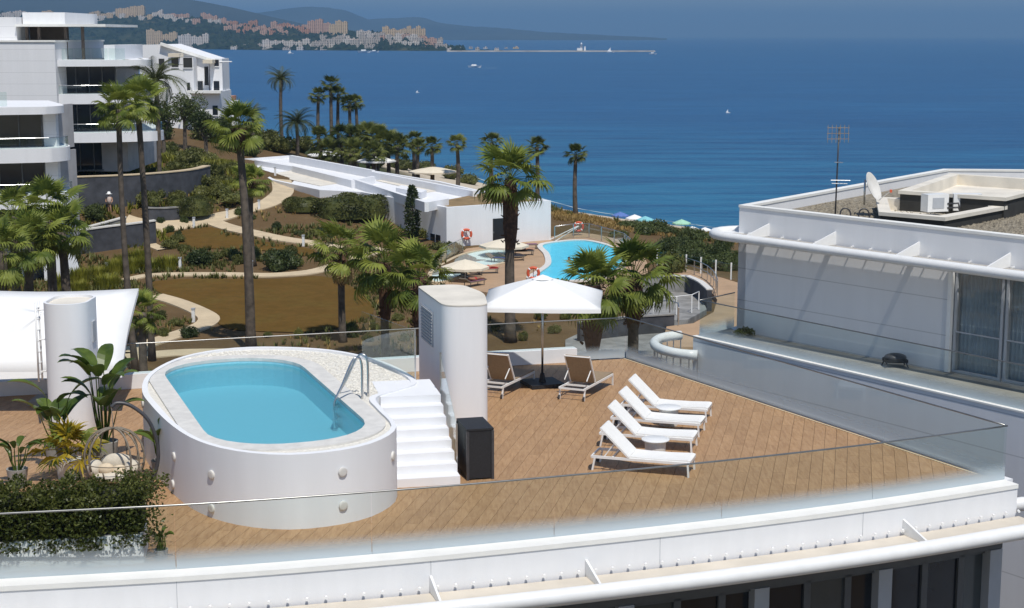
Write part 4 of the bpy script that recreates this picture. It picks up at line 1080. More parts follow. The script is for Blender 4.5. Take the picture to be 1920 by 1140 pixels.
# glazed part with curtains
for k in range(6):
    a = W0+wd*(wl_+.08+1.5*k); b_ = a+wd*1.42; ins = bkd*.10
    mb = MB(); mb.slabline([a+ins, b_+ins], [a+ins*1.3, b_+ins*1.3], -.02, FT-.02); w = part('window', mb, glass_mat('curtain_glass', (.80,.84,.86), refl=1.6) if k == 0 else bpy.data.materials['curtain_glass'], nb)
    fm2 = MB(); up = V3(0,0,1)
    for q in (a+wd*.03, b_-wd*.03): fm2.bar(q+ins*.8, q+ins*.8+up*2.7, .07, .06, up=wn_)
    fm2.bar(a+ins*.8+up*.04, b_+ins*.8+up*.04, .07, .06); fm2.bar(a+ins*.8+up*2.66, b_+ins*.8+up*2.66, .07, .06); fm2.bar(a+ins*.6+up*1.05, b_+ins*.6+up*1.05, .03, .03); part('frame', fm2, M['louvre'], w)
    cu = MB(); la_ = []; 
    for i in range(61):
        t = i/60; la_.append(a.lerp(b_, t)+bkd*(.28+.045*math.sin(i*1.25+.4*math.sin(i*.7))))
    cu.strip([p+up*.02 for p in la_], [p+up*2.66 for p in la_]); part('curtain', cu, plain('grey_curtain', (.66,.67,.68), .9, var=.08, scale=3) if k == 0 else bpy.data.materials['grey_curtain'], w, True)
mb = MB(); mb.bar(W0+wd*wl_+wn_*.02, W0+wd*wl_+wn_*.02+V3(0,0,FT-.02), .12, .10, up=wn_); part('pier', mb, M['metal_white'], nb)
mb = MB(); e_ = W0+wd*(wl_+.1)+bkd*2.5; mb.slabline([e_, e_+wd*10], [e_+bkd*.1, e_+wd*10+bkd*.1], -.02, FT); part('back_wall', mb, M['grey_mem'], nb)
# roof: parapet polygon, gravel, ring ledge and tube
PT = 3.62
RA = W0+V3(0,0); RB = V3(15.7,58.2); RCn = V3(24,57.4); RDn = W2+bkd*9
poly = [W0, W2, RDn, RCn, RB]
mb = MB(); mb.prism(poly, FT, 3.02); part('roof_slab', mb, M['white'], nb)
def inset(poly, d):
    poly = ccw(poly); out = []; n = len(poly)
    for i in range(n):
        p, a, c = Vector(poly[i]), Vector(poly[i-1]), Vector(poly[(i+1) % n]); e1 = (p-a).normalized(); e2 = (c-p).normalized()
        n1 = V3(-e1.y, e1.x); n2 = V3(-e2.y, e2.x); bi = (n1+n2); out.append(p+bi*(d/max(.2, bi.dot(n1))))
    return out
op = ccw(poly); ip = inset(poly, .24)
mb = MB(); mb.wall(op, 3.02, PT, True); mb.wall(ip, 3.02, PT, True, True); part('parapet', mb, M['white'], nb)
mb = MB(); mb.ring(op, ip, PT+.002); mb.wall(inset(poly, -.02), PT-.04, PT+.03, True); mb.ring(inset(poly, -.02), inset(poly, .26), PT+.03); mb.wall(inset(poly,.26), PT-.04, PT+.03, True, True); part('parapet_coping', mb, M['coping'], nb)
mb = MB(); mb.prism(inset(poly, .25), 3.02, 3.30); part('roof_gravel', mb, M['gravel'], nb)
# stones that can be told apart on the near gravel are real bumps
rg = random.Random(8); pm = MB(); ig = inset(poly, .4)
for k in range(9000):
    x = rg.uniform(9, 18); y = rg.uniform(38, 50)
    if not inside(ig, x, y): continue
    s = rg.uniform(.03,.075); p = V3(x, y, 3.30); an = rg.random()*3; u = V3(math.cos(an), math.sin(an))*s; w = V3(-u.y, u.x)*.8
    pm.add([p+u, p+w, p-u, p-w, p+V3(0,0,s*.7)], [(0,1,4),(1,2,4),(2,3,4),(3,0,4)])
g_ = part('gravel_stones', pm, M['gravel'], nb); g_['kind'] = 'stuff'
# ring ledge: perforated sheet held off the wall by studs, tube at its edge
TZ = 2.86
mesh_m, nt, b = newmat('perforated_sheet'); out_ = nt.nodes['Material Output']; tr = N(nt, 'ShaderNodeBsdfTransparent'); mx = N(nt, 'ShaderNodeMixShader'); mx.inputs[0].default_value = .46
b.inputs['Base Color'].default_value = (.62,.58,.52,1); b.inputs['Roughness'].default_value = .6
nt.links.new(b.outputs[0], mx.inputs[1]); nt.links.new(tr.outputs[0], mx.inputs[2]); nt.links.new(mx.outputs[0], out_.inputs[0])
s0 = W0-wd*.02; mb = MB(); mb.slabline([s0+wn_*.10, W2+wn_*.10], [s0+wn_*.86, W2+wn_*.86], TZ-.03, TZ); part('ledge_sheet', mb, mesh_m, nb)
rb = wn_*.98; cc = W0+wn_*.0
tl = [W2+rb, W0+rb+wd*12, W0+rb+wd*4, W0+rb+wd*.7]
for k in range(9):
    a = k/8*math.pi*.92; d = wn_*math.cos(a)-wd*math.sin(a); tl.append(W0+wd*.35+d*.98)
tl = [p+V3(0,0,TZ-.01) for p in tl]; mb = MB(); mb.tube(tl, .125, 12); part('tube_rail', mb, M['metal_white'], nb, True)
ld_ = [p+V3(0,0,0) for p in tl[4:]]
mb = MB(); mb.prism([W0+wd*.2]+[W0+(p-V3(0,0,p.z)-W0)*.88 for p in ld_], TZ-.028, TZ-.002); part('ledge_end', mb, M['metal_white'], nb)
sm = MB(); sm.bar(V3(0,0,0), wn_*.11, .03, .04); smm = sm.mesh('stud', M['metal_white'])
for k in range(30):
    p = W0+wd*(.45+.62*k); o = link('stud', smm, nb, p+V3(0,0,TZ+.02)-nb.location)
for s_ in (1.15, 3.55, 6.3, 9.0):
    a = W0+wd*s_; w = wd*.022; mb = MB(); vs = [a+V3(0,0,TZ+.004), a+wn_*.9+V3(0,0,TZ+.004), a+wn_*.9+V3(0,0,TZ+.10), a+V3(0,0,TZ+.36)]
    mb.add([v-w for v in vs]+[v+w for v in vs], [(3,2,1,0),(4,5,6,7),(0,1,5,4),(1,2,6,5),(2,3,7,6),(3,0,4,7)]); part('bracket', mb, M['metal_white'], nb)
# roof furniture: low upstand boxes
def upstand(pxs, z0, ztop, lab, inner, edge_='beige'):
    base = [P(a, b_, ztop) for a, b_ in pxs]
    t = thing('roof_light', lab, 'skylight', (base[0].x, base[0].y, z0))
    mb = MB(); oc = ccw(base); mb.wall(oc, z0, ztop-.10, True); part('upstand', mb, M['black_edge'], t)
    oo = inset(base, -.05); ii = inset(base, .28)
    mb = MB(); mb.wall(oo, ztop-.10, ztop, True); mb.ring(oo, ii, ztop); mb.wall(ii, ztop-.35, ztop, True, True); mb.ring(oo, inset(base,.05), ztop-.10); mb.prism(ii, ztop-.36, ztop-.34); part('rim', mb, M[inner], t)
    return t
upstand([(1651,397),(1771,407),(1885,386),(1784,376),(1645,369)], 3.302, 3.66, 'long low roof light with pale tray behind the satellite dish', 'beige')
upstand([(1688,357),(1884,370),(2010,340),(1785,325)], 3.302, 3.92, 'large dark-edged roof light at the seaward roof corner', 'beige')
# dish
dp = P(1632,384,3.62); ds = thing('satellite_dish', 'white satellite dish on a short mast at the roof edge', 'dish', (dp.x, dp.y, 3.62))
mb = MB(); mb.tube([(dp.x-.18, dp.y, 3.62), (dp.x-.18, dp.y, 4.35)], .03, 8); part('mast', mb, M['steel'], ds, True)
q = Vector((.74,-.54,.42)).to_track_quat('Z','Y').to_matrix(); l = MB(); l.lathe([(.001,0),(.16,.012),(.32,.05),(.43,.095),(.44,.095),(.33,.04),(.16,.0),(.001,-.012)], n=24, caps=False)
mb = MB(); mb.add([q@Vector((v[0]*.85, v[1], v[2]))+V3(dp.x, dp.y, 4.12) for v in l.v], l.f); part('reflector', mb, M['stonecop'], ds, True)
ct = q@Vector((0,0,1)); mb = MB(); mb.tube([V3(dp.x, dp.y, 4.12)-q@Vector((0,.42,-.09)), V3(dp.x, dp.y, 4.05)+ct*.55-q@Vector((0,.25,0))], .013, 6); part('feed_arm', mb, M['steel'], ds)
mb = MB(); mb.box(V3(dp.x, dp.y, 4.05)+ct*.55-q@Vector((0,.25,0)), (.06,.06,.08)); part('receiver', mb, M['terracotta'], ds)
# aerial
ap = P(1566,401,3.62); aes = thing('aerial', 'thin rooftop television aerial mast with grid reflector', 'aerial', (ap.x, ap.y, 3.55)); top = Zd(1570,238,ap.y).z
mb = MB(); mb.tube([(ap.x, ap.y, 3.5), (ap.x+.03, ap.y, top)], .022, 8); part('mast', mb, M['dark_metal'], aes, True)
cz = Zd(1570,252,ap.y).z; 
for k in range(6):
    x = ap.x-.28+.112*k; mb = MB(); mb.tube([(x, ap.y-.05, cz-.22), (x, ap.y-.05, cz+.26)], .006, 5); part('rod', mb, M['tan_skirt'], aes)
for k in range(3):
    z = cz-.12+.15*k; mb = MB(); mb.tube([(ap.x-.3, ap.y-.05, z), (ap.x+.3, ap.y-.05, z)], .006, 5); part('rod', mb, M['tan_skirt'], aes)
for py_, w in ((304,.12),(338,.3),(344,.24)):
    z = Zd(1566,py_,ap.y).z; mb = MB(); mb.tube([(ap.x-.5*w, ap.y, z), (ap.x+w*1.2, ap.y-.1, z)], .012, 5); part('boom', mb, M['steel'], aes)
    for k in range(3): mb = MB(); xx = ap.x+w*(.3+.35*k); mb.tube([(xx, ap.y-.22, z), (xx, ap.y+.12, z)], .006, 4); part('element', mb, M['steel'], aes)
# air-conditioning units
for i, (px_, py_, w, hh, rz) in enumerate(((1752,396,.70,.50,.35),(1812,394,.80,.48,-.1),)):
    c = P(px_, py_, 3.45); t = thing('air_conditioner', ('pale air-conditioning unit with curved cowl on the roof light', 'grey air-conditioning unit with pipe stubs on the roof light')[i], 'air conditioner', (c.x, c.y, 3.45))
    mb = MB(); mb.box((c.x, c.y, 3.45+hh/2), (w, .35, hh), rz=rz); part('case', mb, M['metal_white'], t)
    mb = MB(); d = Matrix.Rotation(rz, 3, 'Z')@Vector((0,-.182,0)); mb.box((c.x+d.x, c.y+d.y, 3.45+hh/2), (w*.55, .012, hh*.6), rz=rz); part('grille', mb, M['dark_metal'] if i else M['louvre'], t)
    for k in range(2): mb = MB(); mb.tube([(c.x+w*.5, c.y-.05, 3.55+.12*k), (c.x+w*.5+.3, c.y-.1, 3.57+.12*k), (c.x+w*.5+.35, c.y-.12, 3.46)], .03, 6); part('pipe', mb, M['dark_metal'], t, True)
for px_, py_ in ((1585,404),(1620,405)):
    p = P(px_, py_, 3.5); mb = MB(); mb.tube(smoothline([p+V3(-.15,0,-.2), p+V3(-.13,0,.12), p+V3(0,0,.2), p+V3(.13,0,.1), p+V3(.15,0,-.2)], 4), .022, 6)
    one('vent_pipe', mb, M['dark_metal'], 'small dark hooped vent pipe behind the roof parapet below the aerial', 'pipe', 'hooped vent pipes', True)
# things on the neighbouring terrace
c = P(1678,686,0)+V3(0,0,0); t = thing('barbecue', 'small dark covered barbecue on the neighbouring terrace floor', 'barbecue', (c.x, c.y, -.02))
mb = MB(); mb.ball((c.x, c.y, .22), (.30,.22,.12), 14, 8); part('lid', mb, M['dark_metal'], t, True)
mb = MB(); mb.box((c.x, c.y, .15), (.58,.40,.08)); part('tray', mb, M['black'], t)
for sx in (-1,1):
    for sy in (-1,1): mb = MB(); mb.bar((c.x+sx*.24, c.y+sy*.15, .13), (c.x+sx*.3, c.y+sy*.2, -.02), .03, .03, up=(0,1,0)); part('leg', mb, M['dark_metal'], t)
c = P(1396,630,0); mb = MB(); rg = random.Random(6)
for k in range(700):
    a = rg.uniform(0,6.28); r = rg.random()**.5*.30; leafq(mb, V3(c.x+math.cos(a)*r, c.y+math.sin(a)*r, .02+rg.random()*.26*(1-r*1.8)), .06, rg)
one('shrub', mb, M['shrub_dark'], 'small dark potted plant at the foot of the neighbouring facade', 'plant')

# ================================================================== GARDEN
def pxpoly(*pts): return [G(*p) for p in pts]
ribbon([(527,338),(530,362),(505,383),(450,398),(400,413),(345,424),(290,424),(235,416)], 1.9, M['path'], 'upper_path', .09)
ribbon([(398,417),(450,434),(520,448),(600,461),(640,468)], 1.45, M['path'], 'cross_path', .10)
ribbon([(345,428),(295,436),(277,447),(284,460),(305,470)], .8, M['path'], 'edging_path', .08)
ribbon([(236,527),(270,519),(340,516),(430,516),(510,517),(580,512),(622,502),(665,486),(720,468)], 1.25, M['path'], 'garden_path', .08)
ribbon([(290,556),(330,567),(368,583),(392,598),(378,614),(330,630),(275,648),(240,664)], 1.3, M['path'], 'lower_path', .08)
ribbon([(235,672),(330,664),(430,662)], 1.6, M['path'], 'lowest_path', .08)
m, nt, b = newmat('dry_lawn'); src = coords(nt); f1 = noise(nt, src, .25, 6, .65); f2 = noise(nt, mapping(nt, src, (1.2,5,1)), 2.5, 5, .7)
f4 = noise(nt, src, 1.1, 6, .75); col = ramp(nt, f1, [(.3, (.108,.062,.018)), (.5, (.155,.090,.028)), (.62, (.140,.100,.030)), (.8, (.210,.132,.046))]); col = mixc(nt, ramp(nt, f4, [(.42,(0,0,0)),(.62,(.75,.75,.75))]), col, (.085,.058,.018)); col = mixc(nt, f2, col, (.122,.074,.024)); nt.links.new(col, b.inputs['Base Color'])
b.inputs['Roughness'].default_value = 1; b.inputs['Specular IOR Level'].default_value = 0; bump(nt, b, f2, .5, .08); M['lawn'] = m
def blur_poly(pts, n=5): return smoothline([Vector((p.x, p.y, 0)) for p in pts], n, True)
LAWN = blur_poly(pxpoly((278,535),(330,526),(430,524),(520,525),(600,519),(650,535),(695,570),(690,598),(600,622),(500,624),(430,618),(402,602),(378,580),(320,560)))
drape(LAWN, M['lawn'], 'lawn', .05)
LAWN2 = blur_poly(pxpoly((312,442),(345,434),(400,428),(450,445),(520,459),(590,471),(560,482),(480,470),(400,468),(330,462)))
drape(LAWN2, M['lawn'], 'upper_lawn', .05)
# ---- pool terrace
POOLT = blur_poly(pxpoly((800,530),(838,495),(850,468),(900,457),(1000,450),(1090,441),(1175,462),(1215,500),(1190,540),(1100,552),(1000,565),(900,552)), 4)
zt = -8.02; mb = MB(); mb.prism(POOLT, -9.2, zt); struct('pool_terrace', mb, M['paving'])
gp = [P(a, b_, zt) for a, b_ in ((1018,462),(1052,455),(1095,453),(1140,463),(1163,476),(1165,497),(1125,522),(1050,528),(1000,524),(1015,512),(1033,497),(1030,478))]
gp = smoothline(gp, 6, True); gpo = inset(gp, -.45)
cyan = plain('pool_cyan', (.16,.74,.92), .4, var=.12, scale=1.2)
t = thing('garden_pool', 'curved blue garden swimming pool on the tan pool terrace below', 'pool', (gp[0].x, gp[0].y, zt))
mb = MB(); oc = ccw(gpo); ic = ccw(gp); mb.ring(oc, ic, zt+.12); mb.wall(oc, zt, zt+.12, True); mb.wall(ic, zt, zt+.12, True, True); part('coping', mb, M['stonecop'], t)
mb = MB(); mb.prism(gp, zt, zt+.01); part('basin', mb, cyan, t)
M['water2'] = water_mat('garden_pool_water', (.82,.98,1.0), 1.6, .6, 1.05, (.16,.68,.86))
mb = MB(); mb.prism(gp, zt+.07, zt+.08); mb.f = [mb.f[-2]]; part('water', mb, M['water2'], t)
sp_ = [P(a, b_, zt) for a, b_ in ((812,512),(838,494),(872,478),(910,470),(946,468),(948,490),(915,500),(880,508),(850,524),(815,530))]; sp_ = smoothline(sp_, 5, True)
t = thing('shallow_pool', 'pale shallow paddling pool between the cream parasols', 'pool', (sp_[0].x, sp_[0].y, zt))
mb = MB(); oc = ccw(inset(sp_, -.3)); ic = ccw(sp_); mb.ring(oc, ic, zt+.10); mb.wall(oc, zt, zt+.10, True); mb.wall(ic, zt, zt+.10, True, True); part('coping', mb, M['path'], t)
mb = MB(); mb.prism(sp_, zt, zt+.01); part('basin', mb, plain('pale_tile', (.78,.86,.83), .5, var=.06), t)
mb = MB(); mb.prism(sp_, zt+.06, zt+.07); mb.f = [mb.f[-2]]; part('water', mb, water_mat('shallow_water', (.94,.99,.98), 2.0, .2, 1.03, (.76,.86,.84)), t)
# ---- walks, yard and dark walls to the right of the pool
zs = -8.0
yard = [P(a, b_, -8.05) for a, b_ in ((1190,565),(1225,548),(1285,548),(1318,566),(1325,583),(1290,602),(1190,606))]
mb = MB(); mb.prism(yard, -9, -7.95); struct('gravel_yard', mb, M['grey_stone'])
walk = [P(a, b_, -7.9) for a, b_ in ((1245,506),(1290,505),(1345,518),(1400,535),(1400,650),(1240,650),(1250,612),(1300,606),(1338,585),(1345,562),(1322,532),(1283,520))]
mb = MB(); mb.prism(walk, -9, -7.9); struct('tan_walkway', mb, M['paving'])
low = [P(a, b_, -8.4) for a, b_ in ((1060,640),(1120,612),(1190,606),(1290,602),(1300,700),(1060,700))]
mb = MB(); mb.prism(low, -9.4, -8.3); struct('lower_yard', mb, M['grey_stone'])
def wallthing(name, label, pts, z0, z1, thick, mat, cat='wall', cop=None, smooth_=4):
    ln = smoothline(pts, smooth_) if smooth_ else [Vector(p) for p in pts]
    ln = [Vector((p.x, p.y, 0)) for p in ln]; t = thing(name, label, cat, (ln[0].x, ln[0].y, z0))
    mb = MB(); mb.slabline(offset(ln, -thick/2), offset(ln, thick/2), z0, z1); part('face', mb, mat, t)
    if cop: mb = MB(); mb.slabline(offset(ln, -thick/2-.05), offset(ln, thick/2+.05), z1, z1+.08); part('coping', mb, cop, t)
    return t
wallthing('retaining_wall', 'grey straight retaining wall behind the sunken gravel yard', [P(1205,548,-7.95), P(1250,547,-7.95), P(1288,547,-7.95)], -9, -6.95, .3, M['grey_stone'], cop=M['stonecop'])
wallthing('retaining_wall', 'black curved retaining wall beside the tan walkway', [P(1288,547,-7.95), P(1312,558,-7.95), P(1330,574,-7.95)], -9, -6.95, .3, M['dark_wall'], cop=M['stonecop'])
wallthing('retaining_wall', 'long dark wall with pale band below the palms by the yard', [P(1085,640,-8.3), P(1180,628,-8.3), P(1262,622,-8.3)], -9.4, -7.3, .3, M['dark_wall'], cop=M['grey_stone'])
def railing(name, label, pts, z, hh, npost, rails=(1.0,), r=.03, mat='steel', panels=None):
    ln = resample([Vector(p) for p in pts], npost); t = thing(name, label, 'railing', (ln[0].x, ln[0].y, z))
    for p in ln: mb = MB(); mb.bar((p.x, p.y, z), (p.x, p.y, z+hh), r*2, r*2); part('post', mb, M[mat], t)
    for f_ in rails: mb = MB(); mb.tube([(p.x, p.y, z+hh*f_) for p in ln], r*.9, 6); part('rail', mb, M[mat], t, True)
    if panels:
        for a, b_ in zip(ln, ln[1:]): mb = MB(); mb.bar((a.x, a.y, z+hh*.5), (b_.x, b_.y, z+hh*.5), .02, hh*.85); part('glass_panel', mb, M['glass_clear'], t)
    return t
railing('railing', 'curved steel railing along the tan walkway above the dark wall', smoothline([P(1285,510,-7.9), P(1320,522,-7.9), P(1340,540,-7.9), P(1345,556,-7.9)], 4), -7.9, 1.0, 9, (1.0,.55))
railing('railing', 'square steel handrail beside the steps in the grey yard', [P(1210,600,-7.95), P(1270,598,-7.95), P(1272,612,-7.95)], -7.95, 1.1, 4, (1.0,), .035)
railing('railing', 'pale steel handrail at the edge of the grey yard', [P(1225,590,-7.95), P(1290,590,-7.95), P(1310,580,-7.95)], -7.95, 1.1, 4, (1.0,), .03, 'metal_white')
railing('glass_fence', 'glass fence with white posts in front of the clipped hedge', [P(1232,497,-7.9), P(1290,508,-7.9), P(1350,520,-7.9), P(1400,530,-7.9)], -7.9, 1.15, 7, (), .05, 'metal_white', True)
railing('glass_fence', 'glass pool fence with steel posts seaward of the garden pool', [P(1040,452,zt), P(1095,444,zt), P(1168,464,zt), P(1195,490,zt)], zt, 1.2, 9, (1.0,), .03, 'steel', True)
railing('glass_fence', 'curved glass fence around the shallow paddling pool', smoothline([P(808,512,zt), P(838,488,zt), P(868,474,zt)], 4), zt, 1.1, 6, (1.0,), .025, 'steel', True)
# curved balcony of the lower floor between the two buildings
bc = thing('balcony', 'small white curved balcony with slatted rail below the neighbouring terrace', 'balcony', (4.9, 44.6, -2.5))
arc = [Vector((5.2+1.1*math.cos(a), 45.2+1.5*math.sin(a), 0)) for a in [R(100+12*k) for k in range(15)]]
mb = MB(); mb.tube([p+Vector((0,0,-.35)) for p in arc], .14, 10); part('tube_rail', mb, M['metal_white'], bc, True)
mb = MB(); mb.prism(arc, -1.6, -1.35); part('slab', mb, M['white'], bc)
for p in arc: mb = MB(); mb.bar(p+Vector((0,0,-1.35)), p+Vector((0,0,-.4)), .03, .03, up=(1,0,0)); part('baluster', mb, M['steel'], bc)
# ---- stone retaining walls on the left
wallthing('retaining_wall', 'tall dark stone retaining wall below the curved white building', [(-50,121.5,0),(-44,124.3,0),(-36,127.4,0),(-30.5,130.2,0),(-27.3,134.5,0),(-26.5,139,0)], -9, -2.72, .6, M['dark_wall'], cop=M['path'])
def stepwall(name, label, pxs, hh, th, mat, cop=None):
    pts = [G(*p) for p in pxs]; ln = smoothline(pts, 4); t = thing(name, label, 'wall', ln[0])
    a = offset(ln, -th/2); b_ = offset(ln, th/2)
    def solid(a, b_, lo, hi):
        mb = MB(); n = len(a)
        vs = [v+Vector((0,0,lo)) for v in a]+[v+Vector((0,0,lo)) for v in b_]+[v+Vector((0,0,hi)) for v in a]+[v+Vector((0,0,hi)) for v in b_]
        fs = []
        for i in range(n-1): fs += [(i, i+1, 2*n+i+1, 2*n+i), (n+i+1, n+i, 3*n+i, 3*n+i+1), (2*n+i, 2*n+i+1, 3*n+i+1, 3*n+i), (i+1, i, n+i, n+i+1)]
        fs += [(0, 2*n, 3*n, n), (n-1, 2*n-1, 4*n-1, 3*n-1)]; mb.add(vs, fs); return mb
    part('face', solid(a, b_, -.8, hh), mat, t)
    if cop: part('coping', solid(offset(ln, -th/2-.06), offset(ln, th/2+.06), hh, hh+.1), cop, t)
    return t
stepwall('ramp_wall', 'dark slate wall with pale coping along the garden ramp', [(98,484),(150,478),(200,470),(250,463),(292,457)], 1.75, .35, M['dark_wall'], M['stonecop'])
stepwall('ramp_wall', 'pale low kerb wall on the far side of the garden ramp', [(110,452),(170,436),(235,420)], .45, .3, M['grey_stone'], M['stonecop'])
stepwall('garden_wall', 'dark low stone wall holding the shrub bed beside the upper path', [(268,414),(300,415),(340,413),(375,406)], 1.0, .35, M['dark_wall'], M['grey_stone'])
# ---- low white pool building with roof courts
rz_ = -4.8
RP = [P(a, b_, rz_) for a, b_ in ((837,389),(757,374),(677,360),(599,356),(509,337),(440,299),(545,291),(696,319),(827,340),(900,357),(1033,376))]
pb_ = thing('pool_building', 'long low white pool building with open roof courts and grassy roof strip', 'building', (RP[0].x, RP[0].y, -8.5))
mb = MB(); mb.wall(ccw(RP), -9, rz_, True); mb.wall(inset(RP, .35), -5.2, rz_, True, True); mb.ring(ccw(RP), inset(RP, .35), rz_); part('wall', mb, M['white'], pb_)
mb = MB(); mb.prism(inset(RP, .34), -6, -5.12); part('roof', mb, M['white'], pb_)
def pxbox(name, pts, z0, z1, mat):
    mb = MB(); mb.prism([P(a, b_, z1) for a, b_ in pts], z0, z1); return part(name, mb, mat, pb_)
pxbox('roof_strip', ((840,388),(1028,377),(905,362),(815,379)), -5.11, -4.93, M['drygrass_flat'] if 'drygrass_flat' in M else plain('roof_turf', (.25,.17,.08), 1, var=.3, scale=1.0))
def pxwall(a, b_, z0, z1, th=.35, mat=None):
    p, q = P(*a, z1), P(*b_, z1); mb = MB(); mb.bar(Vector((p.x, p.y, (z0+z1)/2)), Vector((q.x, q.y, (z0+z1)/2)), th, z1-z0); part('court_wall', mb, mat or M['white'], pb_)
pxwall((666,336),(800,379), -5.11, -4.35); pxwall((800,379),(838,372), -5.11, -4.4); pxwall((700,322),(890,358), -5.11, -4.45)
pxwall((551,311),(662,338), -5.11, -4.45); pxwall((662,338),(700,330), -5.11, -4.4); pxwall((480,300),(552,312), -5.11, -4.6); pxwall((545,291),(700,319), -5.11, -4.35)
pxbox('court_block', ((742,352),(790,361),(800,356),(752,347)), -5.11, -4.55, M['white'])
pxbox('terrace_paving', ((705,338),(800,360),(860,352),(760,332)), -5.11, -5.06, M['beige'])
pxbox('terrace_paving', ((500,327),(600,348),(655,340),(556,318)), -5.11, -5.06, M['beige'])
f0, f1_ = RP[0], RP[-1]; ft = (f1_-f0).normalized(); fnn = Vector((ft.y, -ft.x, 0)); fnn = fnn if fnn.y < 0 else -fnn
def onfront(px_): 
    r = ray(px_, 430); t = ((f0.x)*ft.y-(f0.y)*ft.x)/(r[0]*ft.y-r[1]*ft.x); return Vector((r[0]*t, r[1]*t, 0))
a, b_ = onfront(924), onfront(946); mb = MB(); mb.bar(a+fnn*.03+Vector((0,0,-7.0)), b_+fnn*.03+Vector((0,0,-7.0)), .05, 2.1); dr = part('door', mb, plain('dark_door', (.012,.012,.014), .5), pb_)
mb = MB(); mb.bar(a+fnn*.07+ft*.05+Vector((0,0,-7.1)), a+fnn*.07+ft*.05+Vector((0,0,-6.95)), .03, .03, up=(1,0,0)); part('handle', mb, M['steel'], dr)
# window on the left wall
l0, l1 = RP[0], RP[1]; lt = (l1-l0).normalized()
for k in range(2): mb = MB(); q = l0+lt*(1.0+.9*k); ln_ = Vector((lt.y, -lt.x, 0)); ln_ = ln_ if ln_.x < 0 else -ln_; mb.bar(Vector((q.x, q.y, -7.6))+ln_*.03, Vector((q.x, q.y, -7.6))+ln_*.03+lt*.7, .05, 1.0); part('window', mb, M['window'], pb_)
# lifebuoys on posts
def lifebuoy(label, px_, py_, base, rr=.36):
    t = thing('lifebuoy', label, 'lifebuoy', base, 'red lifebuoys round the pools'); c = Zd(px_, py_, base.y)
    mb = MB(); mb.tube([c+Vector((rr*math.cos(a), .02, rr*math.sin(a))) for a in [2*math.pi*k/20 for k in range(20)]], .10, 8, True); part('ring', mb, M['terracotta'], t, True)
    for k in range(4):
        a = math.pi/4+k*math.pi/2; mb = MB(); mb.tube([c+Vector((rr*math.cos(a+s), .02, rr*math.sin(a+s))) for s in (-.13,0,.13)], .108, 8); part('band', mb, M['metal_white'], t, True)
    mb = MB(); mb.tube([Vector((c.x, c.y+.14, base.z)), Vector((c.x, c.y+.14, c.z+.3))], .03, 6); part('post', mb, M['steel'], t)
lifebuoy('red lifebuoy on the white wall of the low pool building', 875, 439, onfront(875)+fnn*.35+Vector((0,0,zt)))
lifebuoy('red lifebuoy on a post at the seaward end of the garden pool', 1085, 425, P(1086,441,zt))
lifebuoy('red lifebuoy standing between the garden pool and white parasol', 1000, 512, P(1000,535,zt))
mb = MB(); a = Zd(1083,424,P(1086,441,zt).y); mb.tube([a, P(1030,450,zt)], .04, 5); mb.tube([a+Vector((.1,0,0)), P(1040,453,zt)], .04, 5)
one('shade_pole', mb, M['metal_white'], 'pair of slanting white poles beside the seaward lifebuoy', 'pole')
# ---- cream parasols, sunbeds and bathers by the pool
def small_parasol(label, px_, py_, d, R_, hh, mat, grp=None):
    top = Zd(px_, py_, d); c = Vector((top.x, top.y, 0)); base = top.z-hh; t = thing('parasol', label, 'parasol', (c.x, c.y, base), grp); n = 8
    mb = MB(); e_ = [c+Vector((math.cos(2*math.pi*k/n)*R_, math.sin(2*math.pi*k/n)*R_, top.z-.5)) for k in range(n)]; mid = [(p-Vector((c.x,c.y,0)))*.5+Vector((c.x, c.y, 0)) for p in e_]
    mid = [Vector((p.x, p.y, top.z-.22)) for p in mid]
    mb.add([top]+mid+e_+[p-Vector((0,0,.16)) for p in e_], [(0, 1+k, 1+(k+1) % n) for k in range(n)]+[(1+k, 1+n+k, 1+n+(k+1) % n, 1+(k+1) % n) for k in range(n)]+[(1+n+k, 1+2*n+k, 1+2*n+(k+1) % n, 1+n+(k+1) % n) for k in range(n)])
    part('canopy', mb, mat, t); mb = MB(); mb.tube([(c.x, c.y, base), (c.x, c.y, top.z)], .03, 6); part('pole', mb, M['metal_white'], t, True)
    return t
gr_ = 'cream parasols by the pools'
small_parasol('cream parasol in front of the dark door of the pool building', 945, 447, 120, 1.9, 2.6, M['cream'], gr_)
small_parasol('cream parasol beside the left side of the paddling pool', 872, 486, 108, 1.65, 2.5, M['cream'], gr_)
